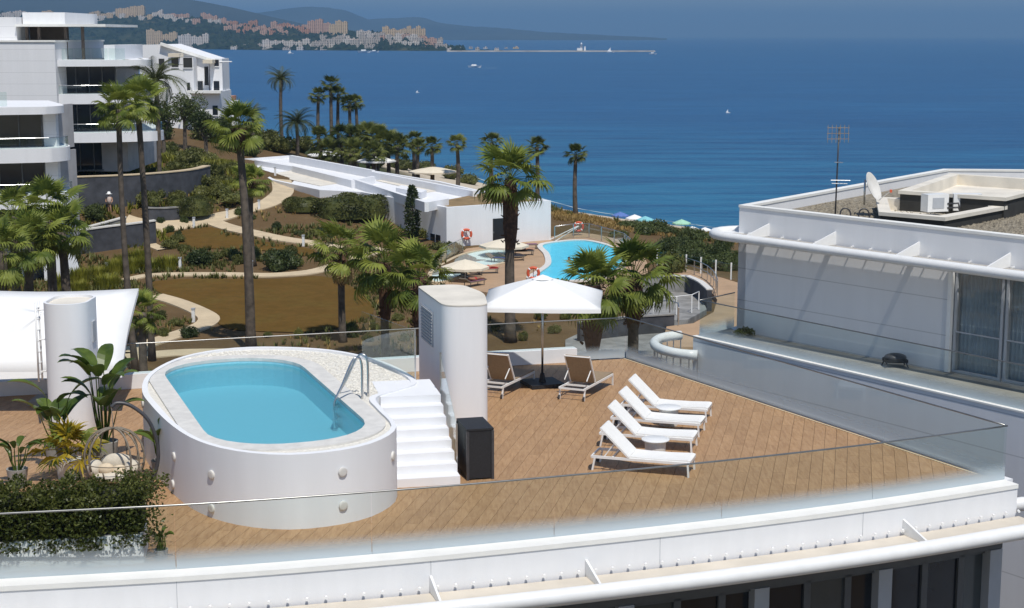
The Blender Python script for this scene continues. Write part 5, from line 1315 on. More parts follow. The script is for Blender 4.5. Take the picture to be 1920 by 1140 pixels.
def body(name, label, c, ang, skin, suit, towel, bedm):
    """sunbed with a lying bather"""
    bed = thing('pool_sunbed', 'low pool sunbed '+label[1], 'sun lounger', c, 'sunbeds by the garden pool'); M3 = Matrix.Rotation(ang, 3, 'Z')
    def T(v): return M3@Vector(v)+c
    mb = MB(); mb.box(T((.1,0,.32)), (1.5,.65,.06), rz=ang); part('seat', mb, M[bedm], bed)
    q = MB(); q.box(c, (.1,.1,.1)); mb = MB(); mb.bar(T((-.62,0,.33)), T((-1.1,0,.62)), .65, .06); part('backrest', mb, M[bedm], bed)
    for x in (-.6,.75):
        for y in (-.28,.28): mb = MB(); mb.bar(T((x,y,.3)), T((x,y,0)), .05, .05, up=(1,0,0)); part('leg', mb, M['dark_metal'], bed)
    mb = MB(); mb.box(T((.15,0,.365)), (1.3,.6,.02), rz=ang); tw = part('towel', mb, towel, bed)
    if label[0] is None: return
    p = thing('person', label[0], 'person', T((.1,0,.38)))
    sk = bpy.data.meshes.new('body'); vs = [(-.35,0,.52),(-.15,0,.48),(.12,0,.46),(.45,.09,.47),(.82,.10,.44),(.45,-.09,.50),(.80,-.12,.44),(-.46,0,.57),(-.62,0,.64),(-.38,.18,.54),(-.15,.27,.47),(.05,.25,.44),(-.38,-.18,.54),(-.20,-.28,.50),(.03,-.24,.45),(.95,.12,.47),(.93,-.14,.47)]
    es = [(2,1),(1,0),(2,3),(3,4),(4,15),(2,5),(5,6),(6,16),(0,7),(7,8),(0,9),(9,10),(10,11),(0,12),(12,13),(13,14)]
    sk.from_pydata([tuple(T(v)-p.location) for v in vs], es, []); o = link('body', sk, p); sk.materials.append(skin)
    md = o.modifiers.new('skin', 'SKIN'); o.modifiers.new('smooth', 'SUBSURF').levels = 1
    rad = [.13,.13,.14,.085,.055,.085,.055,.055,.10,.06,.045,.035,.06,.045,.035,.04,.04]
    for v, r_ in zip(sk.skin_vertices[0].data, rad): v.radius = (r_, r_*.85)
    sk.skin_vertices[0].data[2].use_root = True
    mb = MB(); mb.ball(T((.14,0,.465)), (.17,.17,.13), 10, 6); part('swimwear', mb, suit, p, True)
    mb = MB(); mb.ball(T((-.645,0,.66)), (.105,.10,.10), 10, 6); part('hair', mb, M['black'], p, True)
skin = plain('skin', (.50,.28,.18), .6, var=.08); skin2 = plain('tanned_skin', (.34,.17,.10), .6, var=.08)
tw_d = plain('dark_towel', (.02,.02,.035), .95); tw_r = plain('red_towel', (.45,.02,.03), .95); tw_y = plain('yellow_towel', (.60,.52,.03), .95); tw_b = plain('blue_towel', (.05,.07,.16), .95); tw_m = plain('mauve_towel', (.22,.10,.16), .95)
spots = [((852,520),R(12),skin,tw_d,tw_d,'bather on a black towel nearest the paddling pool','with black towel nearest the paddling pool'),
         ((882,516),R(15),skin2,tw_y,tw_d,'bather in yellow on a dark sunbed in the front row','with dark towel under the bather in yellow'),
         ((912,512),R(12),skin,tw_r,tw_r,'bather lying on a red towel in the front row','with a bright red towel in the front row'),
         ((888,536),R(50),skin2,tw_r,tw_m,'sunburnt bather on a mauve towel apart from the row','with mauve towel standing apart in front'),
         ((938,492),R(-25),skin,tw_d,tw_b,None,'with raised dark back behind the thick palm trunk'),
         ((962,488),R(12),skin2,tw_d,tw_d,None,'with black towel right of the thick palm trunk'),
         ((980,478),R(10),skin,tw_m,tw_d,'bather in mauve on the sunbed next to the garden pool','with black cover beside the garden pool edge'),
         ((965,468),R(8),skin2,tw_b,tw_b,'bather on a blue towel in the back row of sunbeds','with blue towel in the back row'),
         ((988,466),R(8),skin2,tw_d,tw_m,None,'with mauve towel in the back row')]
for (q, ang, sk_, su, to, lb, lb2) in spots: body('person', (lb, lb2), P(*q, zt+.01)+Vector((0,0,0)), ang, sk_, su, to, 'wicker')
# swimmer and the walker in a white hat
c = P(1067,488,zt+.1); p = thing('person', 'swimmer with dark hair in the garden pool, only head and shoulders showing', 'person', c)
mb = MB(); mb.ball(c+Vector((0,0,.12)), (.10,.11,.13), 10, 7); mb.ball(c+Vector((0,.02,-.06)), (.24,.13,.10), 10, 6); part('body', mb, skin2, p, True)
mb = MB(); mb.ball(c+Vector((0,.02,.16)), (.11,.12,.11), 10, 6); part('hair', mb, M['black'], p, True)
c = G(206,404); p = thing('person', 'person in a white sun hat and pale top standing by the dark stone wall', 'person', c)
sk = bpy.data.meshes.new('body'); vs = [(0,0,.92),(0,0,1.15),(0,.02,1.38),(0,.0,1.5),(0,-.02,1.62),(.09,0,.5),(.10,.03,.06),(-.09,.05,.5),(-.10,.1,.06),(.2,0,1.36),(.27,-.05,1.08),(.22,-.22,.95),(-.2,0,1.36),(-.27,-.03,1.08),(-.2,-.2,.98),(.10,-.12,.03),(-.10,-.05,.03)]
es = [(0,1),(1,2),(2,3),(3,4),(0,5),(5,6),(0,7),(7,8),(2,9),(9,10),(10,11),(2,12),(12,13),(13,14),(6,15),(8,16)]
sk.from_pydata(vs, es, []); o = link('body', sk, p); sk.materials.append(skin); o.modifiers.new('skin', 'SKIN'); o.modifiers.new('smooth', 'SUBSURF').levels = 1
for v, r_ in zip(sk.skin_vertices[0].data, [.15,.14,.15,.06,.10,.08,.05,.08,.05,.06,.05,.04,.06,.05,.04,.045,.045]): v.radius = (r_, r_*.8)
sk.skin_vertices[0].data[0].use_root = True
mb = MB(); mb.lathe([(.19,.85),(.17,1.1),(.20,1.42),(.10,1.5)], c, 12); part('shirt', mb, plain('pale_cotton', (.62,.50,.44), .9), p, True)
mb = MB(); mb.lathe([(.30,1.64),(.13,1.68),(.12,1.80),(.001,1.84)], c+Vector((0,-.02,0)), 14); part('sun_hat', mb, M['canvas'], p, True)
# path bollard lights
for i, (q, lab) in enumerate((((363,605),'by the hairpin of the lower path'),((270,652),'near the palm trunks beside the lower path'),((338,505),'in front of the yellow grasses'),((472,512),'between the shrubs above the big lawn'),
        ((364,428),'on the grass side of the path fork'),((467,445),'beside the tall palm on the cross path'),((569,462),'at the far end of the cross path'),((486,394),'where the upper path narrows'),((426,412),'at the inner side of the path fork'),((516,330),'beside the pool building end of the upper path'),((201,515),'in the yellow grass near the ramp wall'))):
    c = G(*q); t = thing('bollard_light', 'white path bollard light '+lab, 'bollard', c, 'bollard lights along the garden paths')
    mb = MB(); mb.box(c+Vector((0,0,.36)), (.18,.18,.76)); part('post', mb, M['metal_white'], t)
    mb = MB(); mb.box(c+Vector((0,0,.80)), (.22,.22,.10)); part('lamp_head', mb, M['louvre'], t)

# ================================================================== LEFT: WHITE APARTMENT BUILDINGS AND HOUSE
def rbox(t, name, x0, x1, y0, y1, z0, z1, mat, parent=None):
    mb = MB(); mb.box(((x0+x1)/2, (y0+y1)/2, (z0+z1)/2), (x1-x0, y1-y0, z1-z0)); return part(name, mb, mat, parent or t)
def deckline(front, tip, depth, n=10):
    """plan outline of a balcony slab: straight front, rounded outer end"""
    (x0, y0), (x1, y1) = front; pts = [(x0, y0, 0), (x0*.5+x1*.5, y0*.5+y1*.5-.7, 0), (x1, y1, 0)]
    pts += [(x1+tip*.72, y1+.75, 0), (x1+tip, y1+2.3, 0), (x1+tip*.62, y1+4.3, 0), (x1-1.9, y1+depth, 0)]
    ln = smoothline(pts, 6); return ln+[Vector((x0, y1+depth, 0))]
def curved_block(label, front, tip, depth, slabs, name='apartment_building', under=3.0, glz=2.0, nwin=5, loc=None, gx=-1.6):
    t = thing(name, label, 'building', loc)
    for i, (z, th, ext, rail) in enumerate(slabs):
        (x0, y0), (x1, y1) = front; o = deckline(((x0, y0-.0), (x1+ext, y1)), tip, depth); fr = o[:-2]
        mb = MB(); mb.prism(o, z-th, z); part('balcony_slab', mb, M['white'], t, auto=True)
        if rail:
            ln = resample(offset(fr[:int(len(fr)*.8)], -.12), 17)
            for k in range(4):
                seg = ln[k*4:k*4+5]; mb = MB(); mb.slabline(offset(seg, .01), offset(seg, -.01), z, z+.7); part('glass_panel', mb, M['glass_clear'], t)
            mb = MB(); mb.tube([p+Vector((0,0,z+.7)) for p in ln], .022, 6); part('hand_rail', mb, M['steel'], t)
        zb = z-th-under+.45; 
        g0 = Vector((x0+.1, y0+glz, 0)); g1 = Vector((x1+ext*.3+gx, y1+glz+.4, 0)); g2 = g1+Vector((.9, 4.2, 0)); gl_ = [g0, g1, g2]
        L = (g1-g0).length
        for k in range(nwin):
            a = g0.lerp(g1, k/nwin); b_ = g0.lerp(g1, (k+1)/nwin); mb = MB(); mb.bar(a+Vector((0,0,zb+under/2)), b_+Vector((0,0,zb+under/2)), .06, under); w = part('window', mb, M['window'], t)
            mb = MB(); mb.bar(b_+Vector((0,-.05,zb)), b_+Vector((0,-.05,zb+under)), .07, .08, up=(0,1,0)); mb.bar(a+Vector((0,-.05,zb+.06)), b_+Vector((0,-.05,zb+.06)), .07, .1); part('frame', mb, M['frame'], w)
        mb = MB(); mb.bar(g1+Vector((0,0,zb+under/2)), g2+Vector((0,0,zb+under/2)), .2, under); part('end_wall', mb, M['grey_mem'], t)
        # a few chairs' worth of dark clutter: balcony planters
    return t
A = curved_block('white curved apartment block with glass balconies above the dark stone wall', ((-38.2,131),(-31.6,132.6)), 1.4, 13, [(6.5,.52,.2,False),(3.75,.80,.1,True),(.62,.80,.9,True)], loc=(-38,138,-2.8))
rbox(A, 'wall', -48, -36.8, 130.4, 146, -3, 7.95, M['white_panel']); rbox(A, 'base_wall', -36.8, -32.2, 134.4, 146, -2.8, -.15, M['grey_mem'])
rbox(A, 'roof_coping', -48.1, -36.7, 130.3, 146, 7.95, 8.08, M['coping'])
rbox(A, 'penthouse_wall', -48, -40.6, 133, 145, 8.08, 9.95, M['white_panel']); rbox(A, 'penthouse_wall', -40.5, -37.0, 134.5, 145, 9.25, 10.35, M['white'])
rbox(A, 'canopy_slab', -40.6, -33.2, 132.6, 144, 9.18, 9.38, M['coping'])
for x in (-40.2, -39.2, -37.0, -35.6): rbox(A, 'canopy_post', x, x+.22, 134, 134.25, 8.0 if x < -38 else 6.46, 9.19, plain('brown_post', (.12,.095,.08), .8) if x == -40.2 else bpy.data.materials['brown_post'])
rbox(A, 'recess_wall', -40.4, -37.2, 136, 136.2, 8.05, 9.18, bpy.data.materials['brown_post'])
for k in range(4):
    mb = MB(); mb.bar((-37.2+1.4*k, 132.4, 6.95), (-35.85+1.4*k, 132.4, 6.95), .02, .95); part('glass_panel', mb, M['glass_clear'], A)
rbox(A, 'parapet', -33.5, -32.6, 133, 143, 6.46, 7.7, M['white'])
B = curved_block('white curved apartment block with deep balconies behind the left palms', ((-42,104.5),(-31.6,106.2)), 1.5, 11, [(3.8,.50,-.2,False),(1.05,.92,.1,True),(-2.0,.92,.25,True)], loc=(-38,112,-7), nwin=7, gx=-.1)
rbox(B, 'wall', -31.6, -30.75, 108.4, 109.0, -8.5, 3.3, M['white_panel'])
mb = MB(); mb.bar((-31.0,109.0,-2.6), (-33.8,118,-2.6), .3, 11.8); part('side_wall', mb, M['white_panel'], B); rbox(B, 'base_wall', -42, -33.0, 109, 118, -8.5, -2.9, M['white'])
mb = MB(); mb.bar((-42, 105.5, 4.25), (-33.6, 107.2, 4.25), .02, 1.0); part('glass_panel', mb, M['glass_clear'], B)
mb = MB(); mb.add([(-31.0,107.6,-4.2),(-30.0,107.6,-8),(-29.6,109,-8),(-30.6,109,-4.2),(-31.8,107.6,-4.2),(-31.8,107.6,-8),(-31.8,109,-8),(-31.8,109,-4.2)], [(0,1,2,3),(4,5,1,0),(7,3,2,6),(4,0,3,7)]); part('buttress', mb, M['white'], B)
# white house with a sloping roof parapet
hs = thing('white_house', 'white stepped villa with sloping parapet by the sea behind the shrubs', 'house', (-41, 205, -3))
def hb(name, px0, px1, py0, py1, d, dep, mat, par=None):
    a = Zd(px0, py1, d); b_ = Zd(px1, py0, d); mb = MB(); mb.box(((a.x+b_.x)/2, d+dep/2, (a.z+b_.z)/2), (b_.x-a.x, dep, b_.z-a.z)); return part(name, mb, mat, par or hs)
d0 = 200.; pts = [(262,275),(262,84),(302,83),(392,112),(392,275)]
fr = [Zd(a, b_, d0) for a, b_ in pts]; mb = MB(); n = len(fr); mb.add([v for v in fr]+[v+Vector((0,12,0)) for v in fr], [(4,3,2,1,0),(5,6,7,8,9)]+[(i, (i+1) % n, n+(i+1) % n, n+i) for i in range(n)]); part('wall', mb, M['white'], hs)
mb = MB(); a, b_ = Zd(301,82,d0-.25), Zd(394,112,d0-.25); mb.bar(a, b_, .6, .35); part('parapet', mb, M['coping'], hs)
hb('upper_block', 318, 362, 108, 275, d0-2.5, 4, M['white']); hb('lower_block', 362, 412, 172, 275, d0-4, 8, M['white']); hb('stair_tower', 398, 416, 110, 275, d0-1.0, 5, M['white'])
for q in ((322,108,334,126),(344,108,360,127),(298,110,308,126),(351,155,356,170),(298,202,312,220),(366,152,380,170),(401,152,411,170),(399,198,408,216),(402,112,410,124),(384,125,390,160)):
    dd = d0-.06
    if q[0] < 362 and q[0] > 316: dd = d0-2.56
    if q[1] > 190 and q[0] > 362: dd = d0-4.06
    if q[0] > 396 and q[1] < 190: dd = d0-1.06
    w = hb('window', q[0], q[2], q[1], q[3], dd, .12, M['window']); hb('sill', q[0]-1, q[2]+1, q[3], q[3]+1.4, dd-.08, .16, M['white'], w)
for q in ((315,100,336,107),(380,112,398,119)): hb('awning', q[0], q[2], q[1], q[3], d0-3, 2.5, M['cream'])
hb('terrace_wall', 350, 414, 170, 175, d0-5, 1.2, M['coping']); hb('roof_tiles', 412, 428, 182, 190, d0+3, 6, plain('terracotta_tile', (.45,.22,.13), .8, var=.2, scale=2))
hb('garden_wall', 405, 440, 190, 262, d0+4, 4, M['white'])
mb = MB(); a = Zd(412,116,d0-1); mb.tube([a, a+Vector((1.5,0,.02))], .08, 6); part('spout', mb, M['metal_white'], hs)
# low white beach-side walls beyond the palms
for i, (q, lab) in enumerate((((470,248,520,262,230),'low white garden wall beside the seaside shrubs'),)):
    a = Zd(q[0], q[3], q[4]); b_ = Zd(q[2], q[1], q[4]); mb = MB(); mb.box(((a.x+b_.x)/2, q[4]+.2, (a.z+b_.z)/2), (b_.x-a.x, .4, b_.z-a.z)); mb.box(((a.x+b_.x)/2, q[4]+.2, b_.z+.04), (b_.x-a.x+.1, .5, .08)); one('garden_wall', mb, M['white'], lab, 'wall')
for q in (((812,312),168,2.6,'cream parasol by the beach behind the row of palms'),((705,292),175,2.2,'white parasol among the dense seaside palms'),((610,282),195,2.2,'white parasol below the group of tall palms')):
    small_parasol(q[3], q[0][0], q[0][1], q[1], q[2], 3.0, M['cream'] if 'cream' in q[3] else M['canvas'])

# ================================================================== FAR TOWN
def far_mat(name, c, roof):
    m, nt, b = newmat(name); src = coords(nt); sep = N(nt, 'ShaderNodeSeparateXYZ'); nt.links.new(src, sep.inputs[0])
    def band(sock, period, frac):
        d_ = N(nt, 'ShaderNodeMath', operation='DIVIDE'); d_.inputs[1].default_value = period; nt.links.new(sock, d_.inputs[0])
        f_ = N(nt, 'ShaderNodeMath', operation='FRACT'); nt.links.new(d_.outputs[0], f_.inputs[0])
        l_ = N(nt, 'ShaderNodeMath', operation='LESS_THAN'); l_.inputs[1].default_value = frac; nt.links.new(f_.outputs[0], l_.inputs[0]); return l_.outputs[0]
    a = band(sep.outputs[0], 4.6, .5); z = band(sep.outputs[2], 3.1, .5); mu = N(nt, 'ShaderNodeMath', operation='MULTIPLY'); nt.links.new(a, mu.inputs[0]); nt.links.new(z, mu.inputs[1])
    geo = N(nt, 'ShaderNodeNewGeometry'); sn = N(nt, 'ShaderNodeSeparateXYZ'); nt.links.new(geo.outputs['Normal'], sn.inputs[0])
    lt = N(nt, 'ShaderNodeMath', operation='LESS_THAN'); lt.inputs[1].default_value = .5; nt.links.new(sn.outputs[2], lt.inputs[0])
    m2 = N(nt, 'ShaderNodeMath', operation='MULTIPLY'); nt.links.new(mu.outputs[0], m2.inputs[0]); nt.links.new(lt.outputs[0], m2.inputs[1])
    base = mixc(nt, lt.outputs[0], roof, c)
    nt.links.new(mixc(nt, m2.outputs[0], base, tuple(x*.25 for x in c)), b.inputs['Base Color']); b.inputs['Roughness'].default_value = .9; b.inputs['Specular IOR Level'].default_value = .1
    return m
FM = {'w': far_mat('far_white', (.66,.59,.52), (.50,.38,.30)), 'b': far_mat('far_beige', (.64,.47,.29), (.45,.31,.21)), 't': far_mat('far_terracotta', (.52,.27,.16), (.38,.15,.09)), 'g': far_mat('far_grey', (.50,.44,.38), (.40,.28,.22)), 'p': far_mat('far_pink', (.58,.37,.27), (.42,.20,.13))}
names = {'w': 'white', 'b': 'beige', 't': 'terracotta', 'g': 'grey-beige', 'p': 'pink'}
def far_house(px0, px1, py0, py1, k, lab, grp, steps=1, dt=0.0):
    pc_ = (px0+px1)/2; t0 = far_t(pc_, py1); p = far_pt(pc_, max(0, t0-dt)); d = p.y; W_ = (px1-px0)/F*d; H_ = (py1-py0)/F*d*1.0
    base = Zd(pc_, py1, d).z; t = thing('far_building', lab, 'building', (p.x, d, base-4), grp); rg = random.Random(int(px0*7+py0))
    for s in range(steps):
        w = W_*(1-.0*s)/steps; x = p.x-W_/2+w*(s+.5); hh = H_*(1 if steps == 1 else rg.uniform(.62, 1.0)); mb = MB(); mb.box((x, d+6, base+hh/2-3), (w*.96, 12+rg.uniform(-2,4), hh+6)); part('block', mb, FM[k], t)
        mb = MB(); mb.box((x+w*.12, d+7, base+hh+.9), (w*.3, 4, 1.8)); part('roof_hut', mb, FM[k], t)
    return t
FB = [(228,282,9,32,'b',4,'large beige hotel block on the far hilltop'),(283,340,55,82,'b',4,'beige apartment block low on the far hillside'),(342,398,64,86,'w',5,'white stepped villas beside the beige block on the far shore'),
      (497,586,73,88,'w',6,'long white colonnaded building by the far waterline'),(582,625,37,62,'p',3,'tall pinkish block on the headland ridge'),(622,656,38,66,'b',3,'tall beige tower pair on the headland ridge'),
      (720,758,50,70,'b',3,'beige block pair near the tip of the headland'),(756,800,49,64,'b',5,'long beige block at the tip of the headland'),(672,700,56,70,'w',2,'white domed villa between headland towers'),(700,722,60,72,'w',2,'low white house between headland blocks')]
for a in FB: far_house(*a[:5], a[6], None, a[5])
rg = random.Random(21)
def fill(x0, x1, n, ya, yb, ks, lab, grp, wr=(10,24), hr=(7,12)):
    for i in range(n):
        q = x0+(x1-x0)*(i+rg.uniform(.1,.9))/n; f_ = rg.random(); py1 = ya(q)+(yb(q)-ya(q))*f_; w = rg.uniform(*wr); hh = rg.uniform(*hr)
        far_house(q-w/2, q+w/2, py1-hh, py1, rg.choice(ks), lab, grp, rg.choice((1,2,2,3)))
fill(5, 330, 26, lambda q: 26, lambda q: 38, 'wwb', 'small white house in the villa rows along the far ridge', 'white villas on the far ridge')
fill(300, 420, 10, lambda q: 32, lambda q: 46, 'wwp', 'white terraced house on the far shoulder of the ridge', 'terraced houses on the far shoulder')
fill(425, 585, 26, lambda q: 44+(q-425)*.07, lambda q: 64+(q-425)*.03, 'ttpp', 'terracotta house in the far hillside village', 'terracotta houses on the far hillside')
fill(600, 700, 20, lambda q: 68, lambda q: 92, 'gggw', 'grey-beige apartment house stepping down the headland', 'apartment houses stepping down the headland', (14,26), (9,15))
fill(690, 830, 26, lambda q: 72+max(0,(q-790)*.35), lambda q: 93, 'ggpw', 'pale apartment house on the seaward face of the headland', 'apartment houses on the seaward face', (12,24), (8,14))
fill(430, 620, 8, lambda q: 86, lambda q: 93, 'gw', 'low pale house along the far waterline', 'low houses along the far waterline', (10,18), (4,6))
fill(842, 970, 8, lambda q: 92, lambda q: 96, 'wgb', 'small harbour building near the breakwater', 'harbour buildings', (6,12), (3,6))
# lighthouse, boats, buoys
def sailboat(label, px_, py_, L, mast, mat_='metal_white', grp='boats out at sea'):
    p = P(px_, py_, SEA); t = thing('boat', label, 'boat', p, grp); mb = MB(); h_ = L*.14
    vs = [(-L/2,-L*.14,h_),(L*.2,-L*.16,h_),(L/2,0,h_*1.2),(L*.2,L*.16,h_),(-L/2,L*.14,h_),(-L*.42,-L*.08,-.2),(L*.2,-L*.08,-.2),(L*.4,0,-.2),(L*.2,L*.08,-.2),(-L*.42,L*.08,-.2)]
    mb.add([p+Vector(v) for v in vs], [(0,1,2,3,4)]+[(i, (i+1) % 5, 5+(i+1) % 5, 5+i)[::-1] for i in range(5)]+[(9,8,7,6,5)]); part('hull', mb, M['metal_white'], t)
    mb = MB(); mb.box(p+Vector((-L*.05,0,h_+L*.05)), (L*.35, L*.18, L*.1)); part('cabin', mb, M['metal_white'], t)
    if mast: mb = MB(); mb.add([p+Vector(v) for v in ((0,-.06,h_),(0,-.06,mast),(-L*.45,-.06,h_*1.3),(0,.06,h_),(0,.06,mast),(-L*.45,.06,h_*1.3))], [(0,2,1),(3,4,5),(0,1,4,3),(1,2,5,4),(2,0,3,5)]); part('sail', mb, M['canvas'], t)
    return t
sailboat('white motor boat running across the bay with a short wake', 890, 127, 12, 0)
p = P(897,127.5,SEA+.05); mb = MB(); mb.add([p+Vector(v) for v in ((0,-1,0),(16,-2.5,0),(16,2.5,0),(0,1,0))], [(0,1,2,3)]); wk = struct('boat_wake', mb, bpy.data.materials['sea_foam'], kind='stuff')
sailboat('small white boat close under the far shore', 545, 101, 9, 6); sailboat('white boat moored off the headland apartments', 683, 99, 22, 0); sailboat('second white boat moored off the headland apartments', 702, 98, 16, 0)
sailboat('white catamaran lying off the breakwater', 1145, 99, 13, 9); sailboat('dark little boat at the breakwater end', 1224, 102, 12, 0)
sailboat('tiny white sail in open water left of the palms row', 783, 174, 1.8, 1.2); sailboat('small white dinghy sail alone in open water', 1365, 212, 1.6, 1.4)
lh = Zd(1090,97,2790); t = thing('lighthouse', 'white harbour lighthouse group on the breakwater', 'lighthouse', (lh.x, lh.y, SEA+2)); 
mb = MB(); mb.lathe([(3,SEA+2),(1.6,SEA+12),(2,SEA+12),(1.4,SEA+14),(.1,SEA+16)], (lh.x, lh.y, 0), 10); part('tower', mb, M['white'], t, True); mb = MB(); mb.box((lh.x-3, lh.y, SEA+4), (9,6,5)); mb.box((lh.x+6, lh.y, SEA+5), (3,4,8)); part('keeper_house', mb, M['white'], t)
# beach parasols
bp = [(1163,397,'blue'),(1210,405,'turquoise'),(1278,411,'mint'),(1298,424,'white'),(1322,426,'white'),(1190,402,'white'),(1340,430,'blue')]
cl = {'blue': plain('blue_canvas', (.10,.18,.45), .8), 'turquoise': plain('turquoise_canvas', (.22,.55,.60), .8), 'mint': plain('mint_canvas', (.35,.62,.45), .8), 'white': M['canvas']}
for i, (px_, py_, k) in enumerate(bp):
    small_parasol('%s beach parasol %s' % (k, ('beside the coast palm','on the open sand below the dry grass','near the dark coast bushes','behind the coast bushes','against the waterline behind the bushes','between the blue and turquoise parasols','at the neighbouring roof corner')[i]), px_, py_, P(px_, py_+8, -16.8).y-4, 1.25, 2.1, cl[k], 'beach parasols')
mb = MB(); cc_ = [Zd(a, b_, 150) for a, b_ in ((1240,455),(1262,447),(1330,458),(1310,466))]; c5 = sum(cc_, Vector((0,0,0)))/4+Vector((0,0,.5))
t = thing('shade_sail', 'pale pointed canvas shelter on the slope beyond the hedge', 'shelter', (c5.x, c5.y, c5.z-3)); mb.add(cc_+[c5], [(0,1,4),(1,2,4),(2,3,4),(3,0,4)]); part('canopy', mb, M['cream'], t)
for q in cc_: mb = MB(); mb.tube([q, q-Vector((0,0,2.6))], .04, 6); part('post', mb, M['metal_white'], t)

# ================================================================== VEGETATION
FL = [fan_leaf(21, .86, 1.05, 215, d_, .058, .018, r_) for d_, r_ in ((.16,.12),(.42,.08),(.85,.04))]
FMESH = {k: [f_.mesh('frond', M[k]) for f_ in FL] for k in ('fan', 'fan_dark')}
FMESH['dead'] = [FL[2].mesh('frond', M['tan_skirt'])]
def date_leaf(L=2.2, n=22, arch=1.1):
    mb = MB(); pts = []; a = .75; c = Vector((0,0,0))
    for i in range(n+1): pts.append(c.copy()); c = c+Vector((math.cos(a), 0, math.sin(a)))*(L/n); a -= arch*1.9/n
    mb.tube(pts, [.03*(1-.8*i/n) for i in range(n+1)], 3, caps=False)
    for i in range(3, n+1):
        t = (pts[i]-pts[i-1]).normalized(); l = .42*math.sin(math.pi*(.12+.86*i/n))+.08
        for s in (-1, 1):
            d = (t*.75+Vector((0, s*.8, -.25))).normalized(); w = t*.028; b_ = len(mb.v)
            mb.v += [tuple(pts[i]-w), tuple(pts[i]+w), tuple(pts[i]+d*l)]; mb.f.append((b_, b_+1, b_+2))
    return mb
DL = [date_leaf(2.2, 22, a) for a in (.75, 1.1, 1.45)]; FMESH['date'] = [d_.mesh('frond', M['date']) for d_ in DL]
def crown_xf(kind, n, R_, rg, low=-55):
    out = []
    for k in range(n):
        f_ = (k+.5)/n; el = 82-(82-low)*f_**.9+rg.uniform(-9,9); az = k*2.399+rg.uniform(-.25,.25); var = 0 if el > 25 else (1 if el > -15 else 2)
        s = R_/1.8*rg.uniform(.72,1.18)*(.9 if el > 55 else 1)
        if kind == 'date': el = el*.62-8; s = R_/1.9*rg.uniform(.85,1.1)
        M_ = Matrix.Rotation(az, 4, 'Z')@Matrix.Rotation(-R(el), 4, 'Y')@Matrix.Rotation(rg.uniform(-.5,.5), 4, 'X')@Matrix.Scale(s, 4); out.append((var, M_))
    return out
def trunk_mesh(base, top, r0, r1, rg, n=9):
    pts = []; L = (top-base).length; bx = rg.uniform(-.02,.02)*L; by = rg.uniform(-.02,.02)*L
    for i in range(n+1): f_ = i/n; pts.append(base.lerp(top, f_)+Vector((bx*math.sin(math.pi*f_), by*math.sin(math.pi*f_), 0)))
    rr = [r0*(1.35 if i == 0 else 1)*(1-i/n)+r1*i/n+rg.uniform(-.012,.012) for i in range(n+1)]; mb = MB(); mb.tube(pts, rr, 10); return mb
TREES = []
def palm(label, px_, py_, d, R_, kind='fan', n=40, r0=.25, r1=.19, group=None, skirt=0, dead=0, low=-55, seed=None, joined=None, dx=0):
    rg = random.Random(seed if seed is not None else int(px_*13+py_)); top = Zd(px_, py_, d); bz = h(top.x+dx, top.y); base = Vector((top.x+dx, top.y, bz-.1))
    t = thing('palm_tree', label, 'palm tree', base+Vector((0,0,.1)), group)
    part('trunk', trunk_mesh(base, top, r0, r1, rg), M['trunk'], t, True)
    if skirt:
        mb = MB(); ax = (top-base).normalized(); q = top-ax*skirt
        mb.tube([q, q.lerp(top, .3), q.lerp(top, .7), top], [r1*1.15, r1*1.75, r1*1.9, r1*1.3], 10)
        for k in range(60):
            a = rg.uniform(0,6.28); f_ = rg.uniform(.05,1); p = q.lerp(top, f_)+Vector((math.cos(a), math.sin(a), 0))*r1*1.6; e_ = p+Vector((math.cos(a)*.16, math.sin(a)*.16, rg.uniform(.05,.3)-.1)); mb.tube([p, e_], [.05,.02], 4, caps=False)
        part('boots', mb, M['skirt'], t)
    wl0 = wloc(t)
    if joined is not None:
        part_o = link('crown', joined, t, top-wl0); s = R_/1.8; part_o.scale = (s, s, s); part_o.rotation_euler.z = rg.random()*6.28
    else:
        for var, M_ in crown_xf(kind, n, R_, rg, low):
            o = link('frond', FMESH[kind][var], t); o.matrix_local = Matrix.Translation(top-wl0)@M_
        for k in range(dead):
            o = link('dead_frond', FMESH['dead'][0], t); o.matrix_local = Matrix.Translation(top-wl0-Vector((0,0,.15)))@Matrix.Rotation(rg.uniform(0,6.28), 4, 'Z')@Matrix.Rotation(R(rg.uniform(68,85)), 4, 'Y')@Matrix.Scale(R_/1.8*.95, 4)
    return t
def joined_crown(kind, n, seed, low=-50):
    rg = random.Random(seed); mb = MB(); src_ = DL if kind == 'date' else FL
    for var, M_ in crown_xf(kind, n, 1.8, rg, low): mb.add([M_@Vector(v) for v in src_[var].v], src_[var].f)
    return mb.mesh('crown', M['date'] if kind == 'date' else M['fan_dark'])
JC = [joined_crown('fan', 32, s, -38) for s in (1,2,3)]; JD = [joined_crown('date', 46, s, -40) for s in (4,5)]
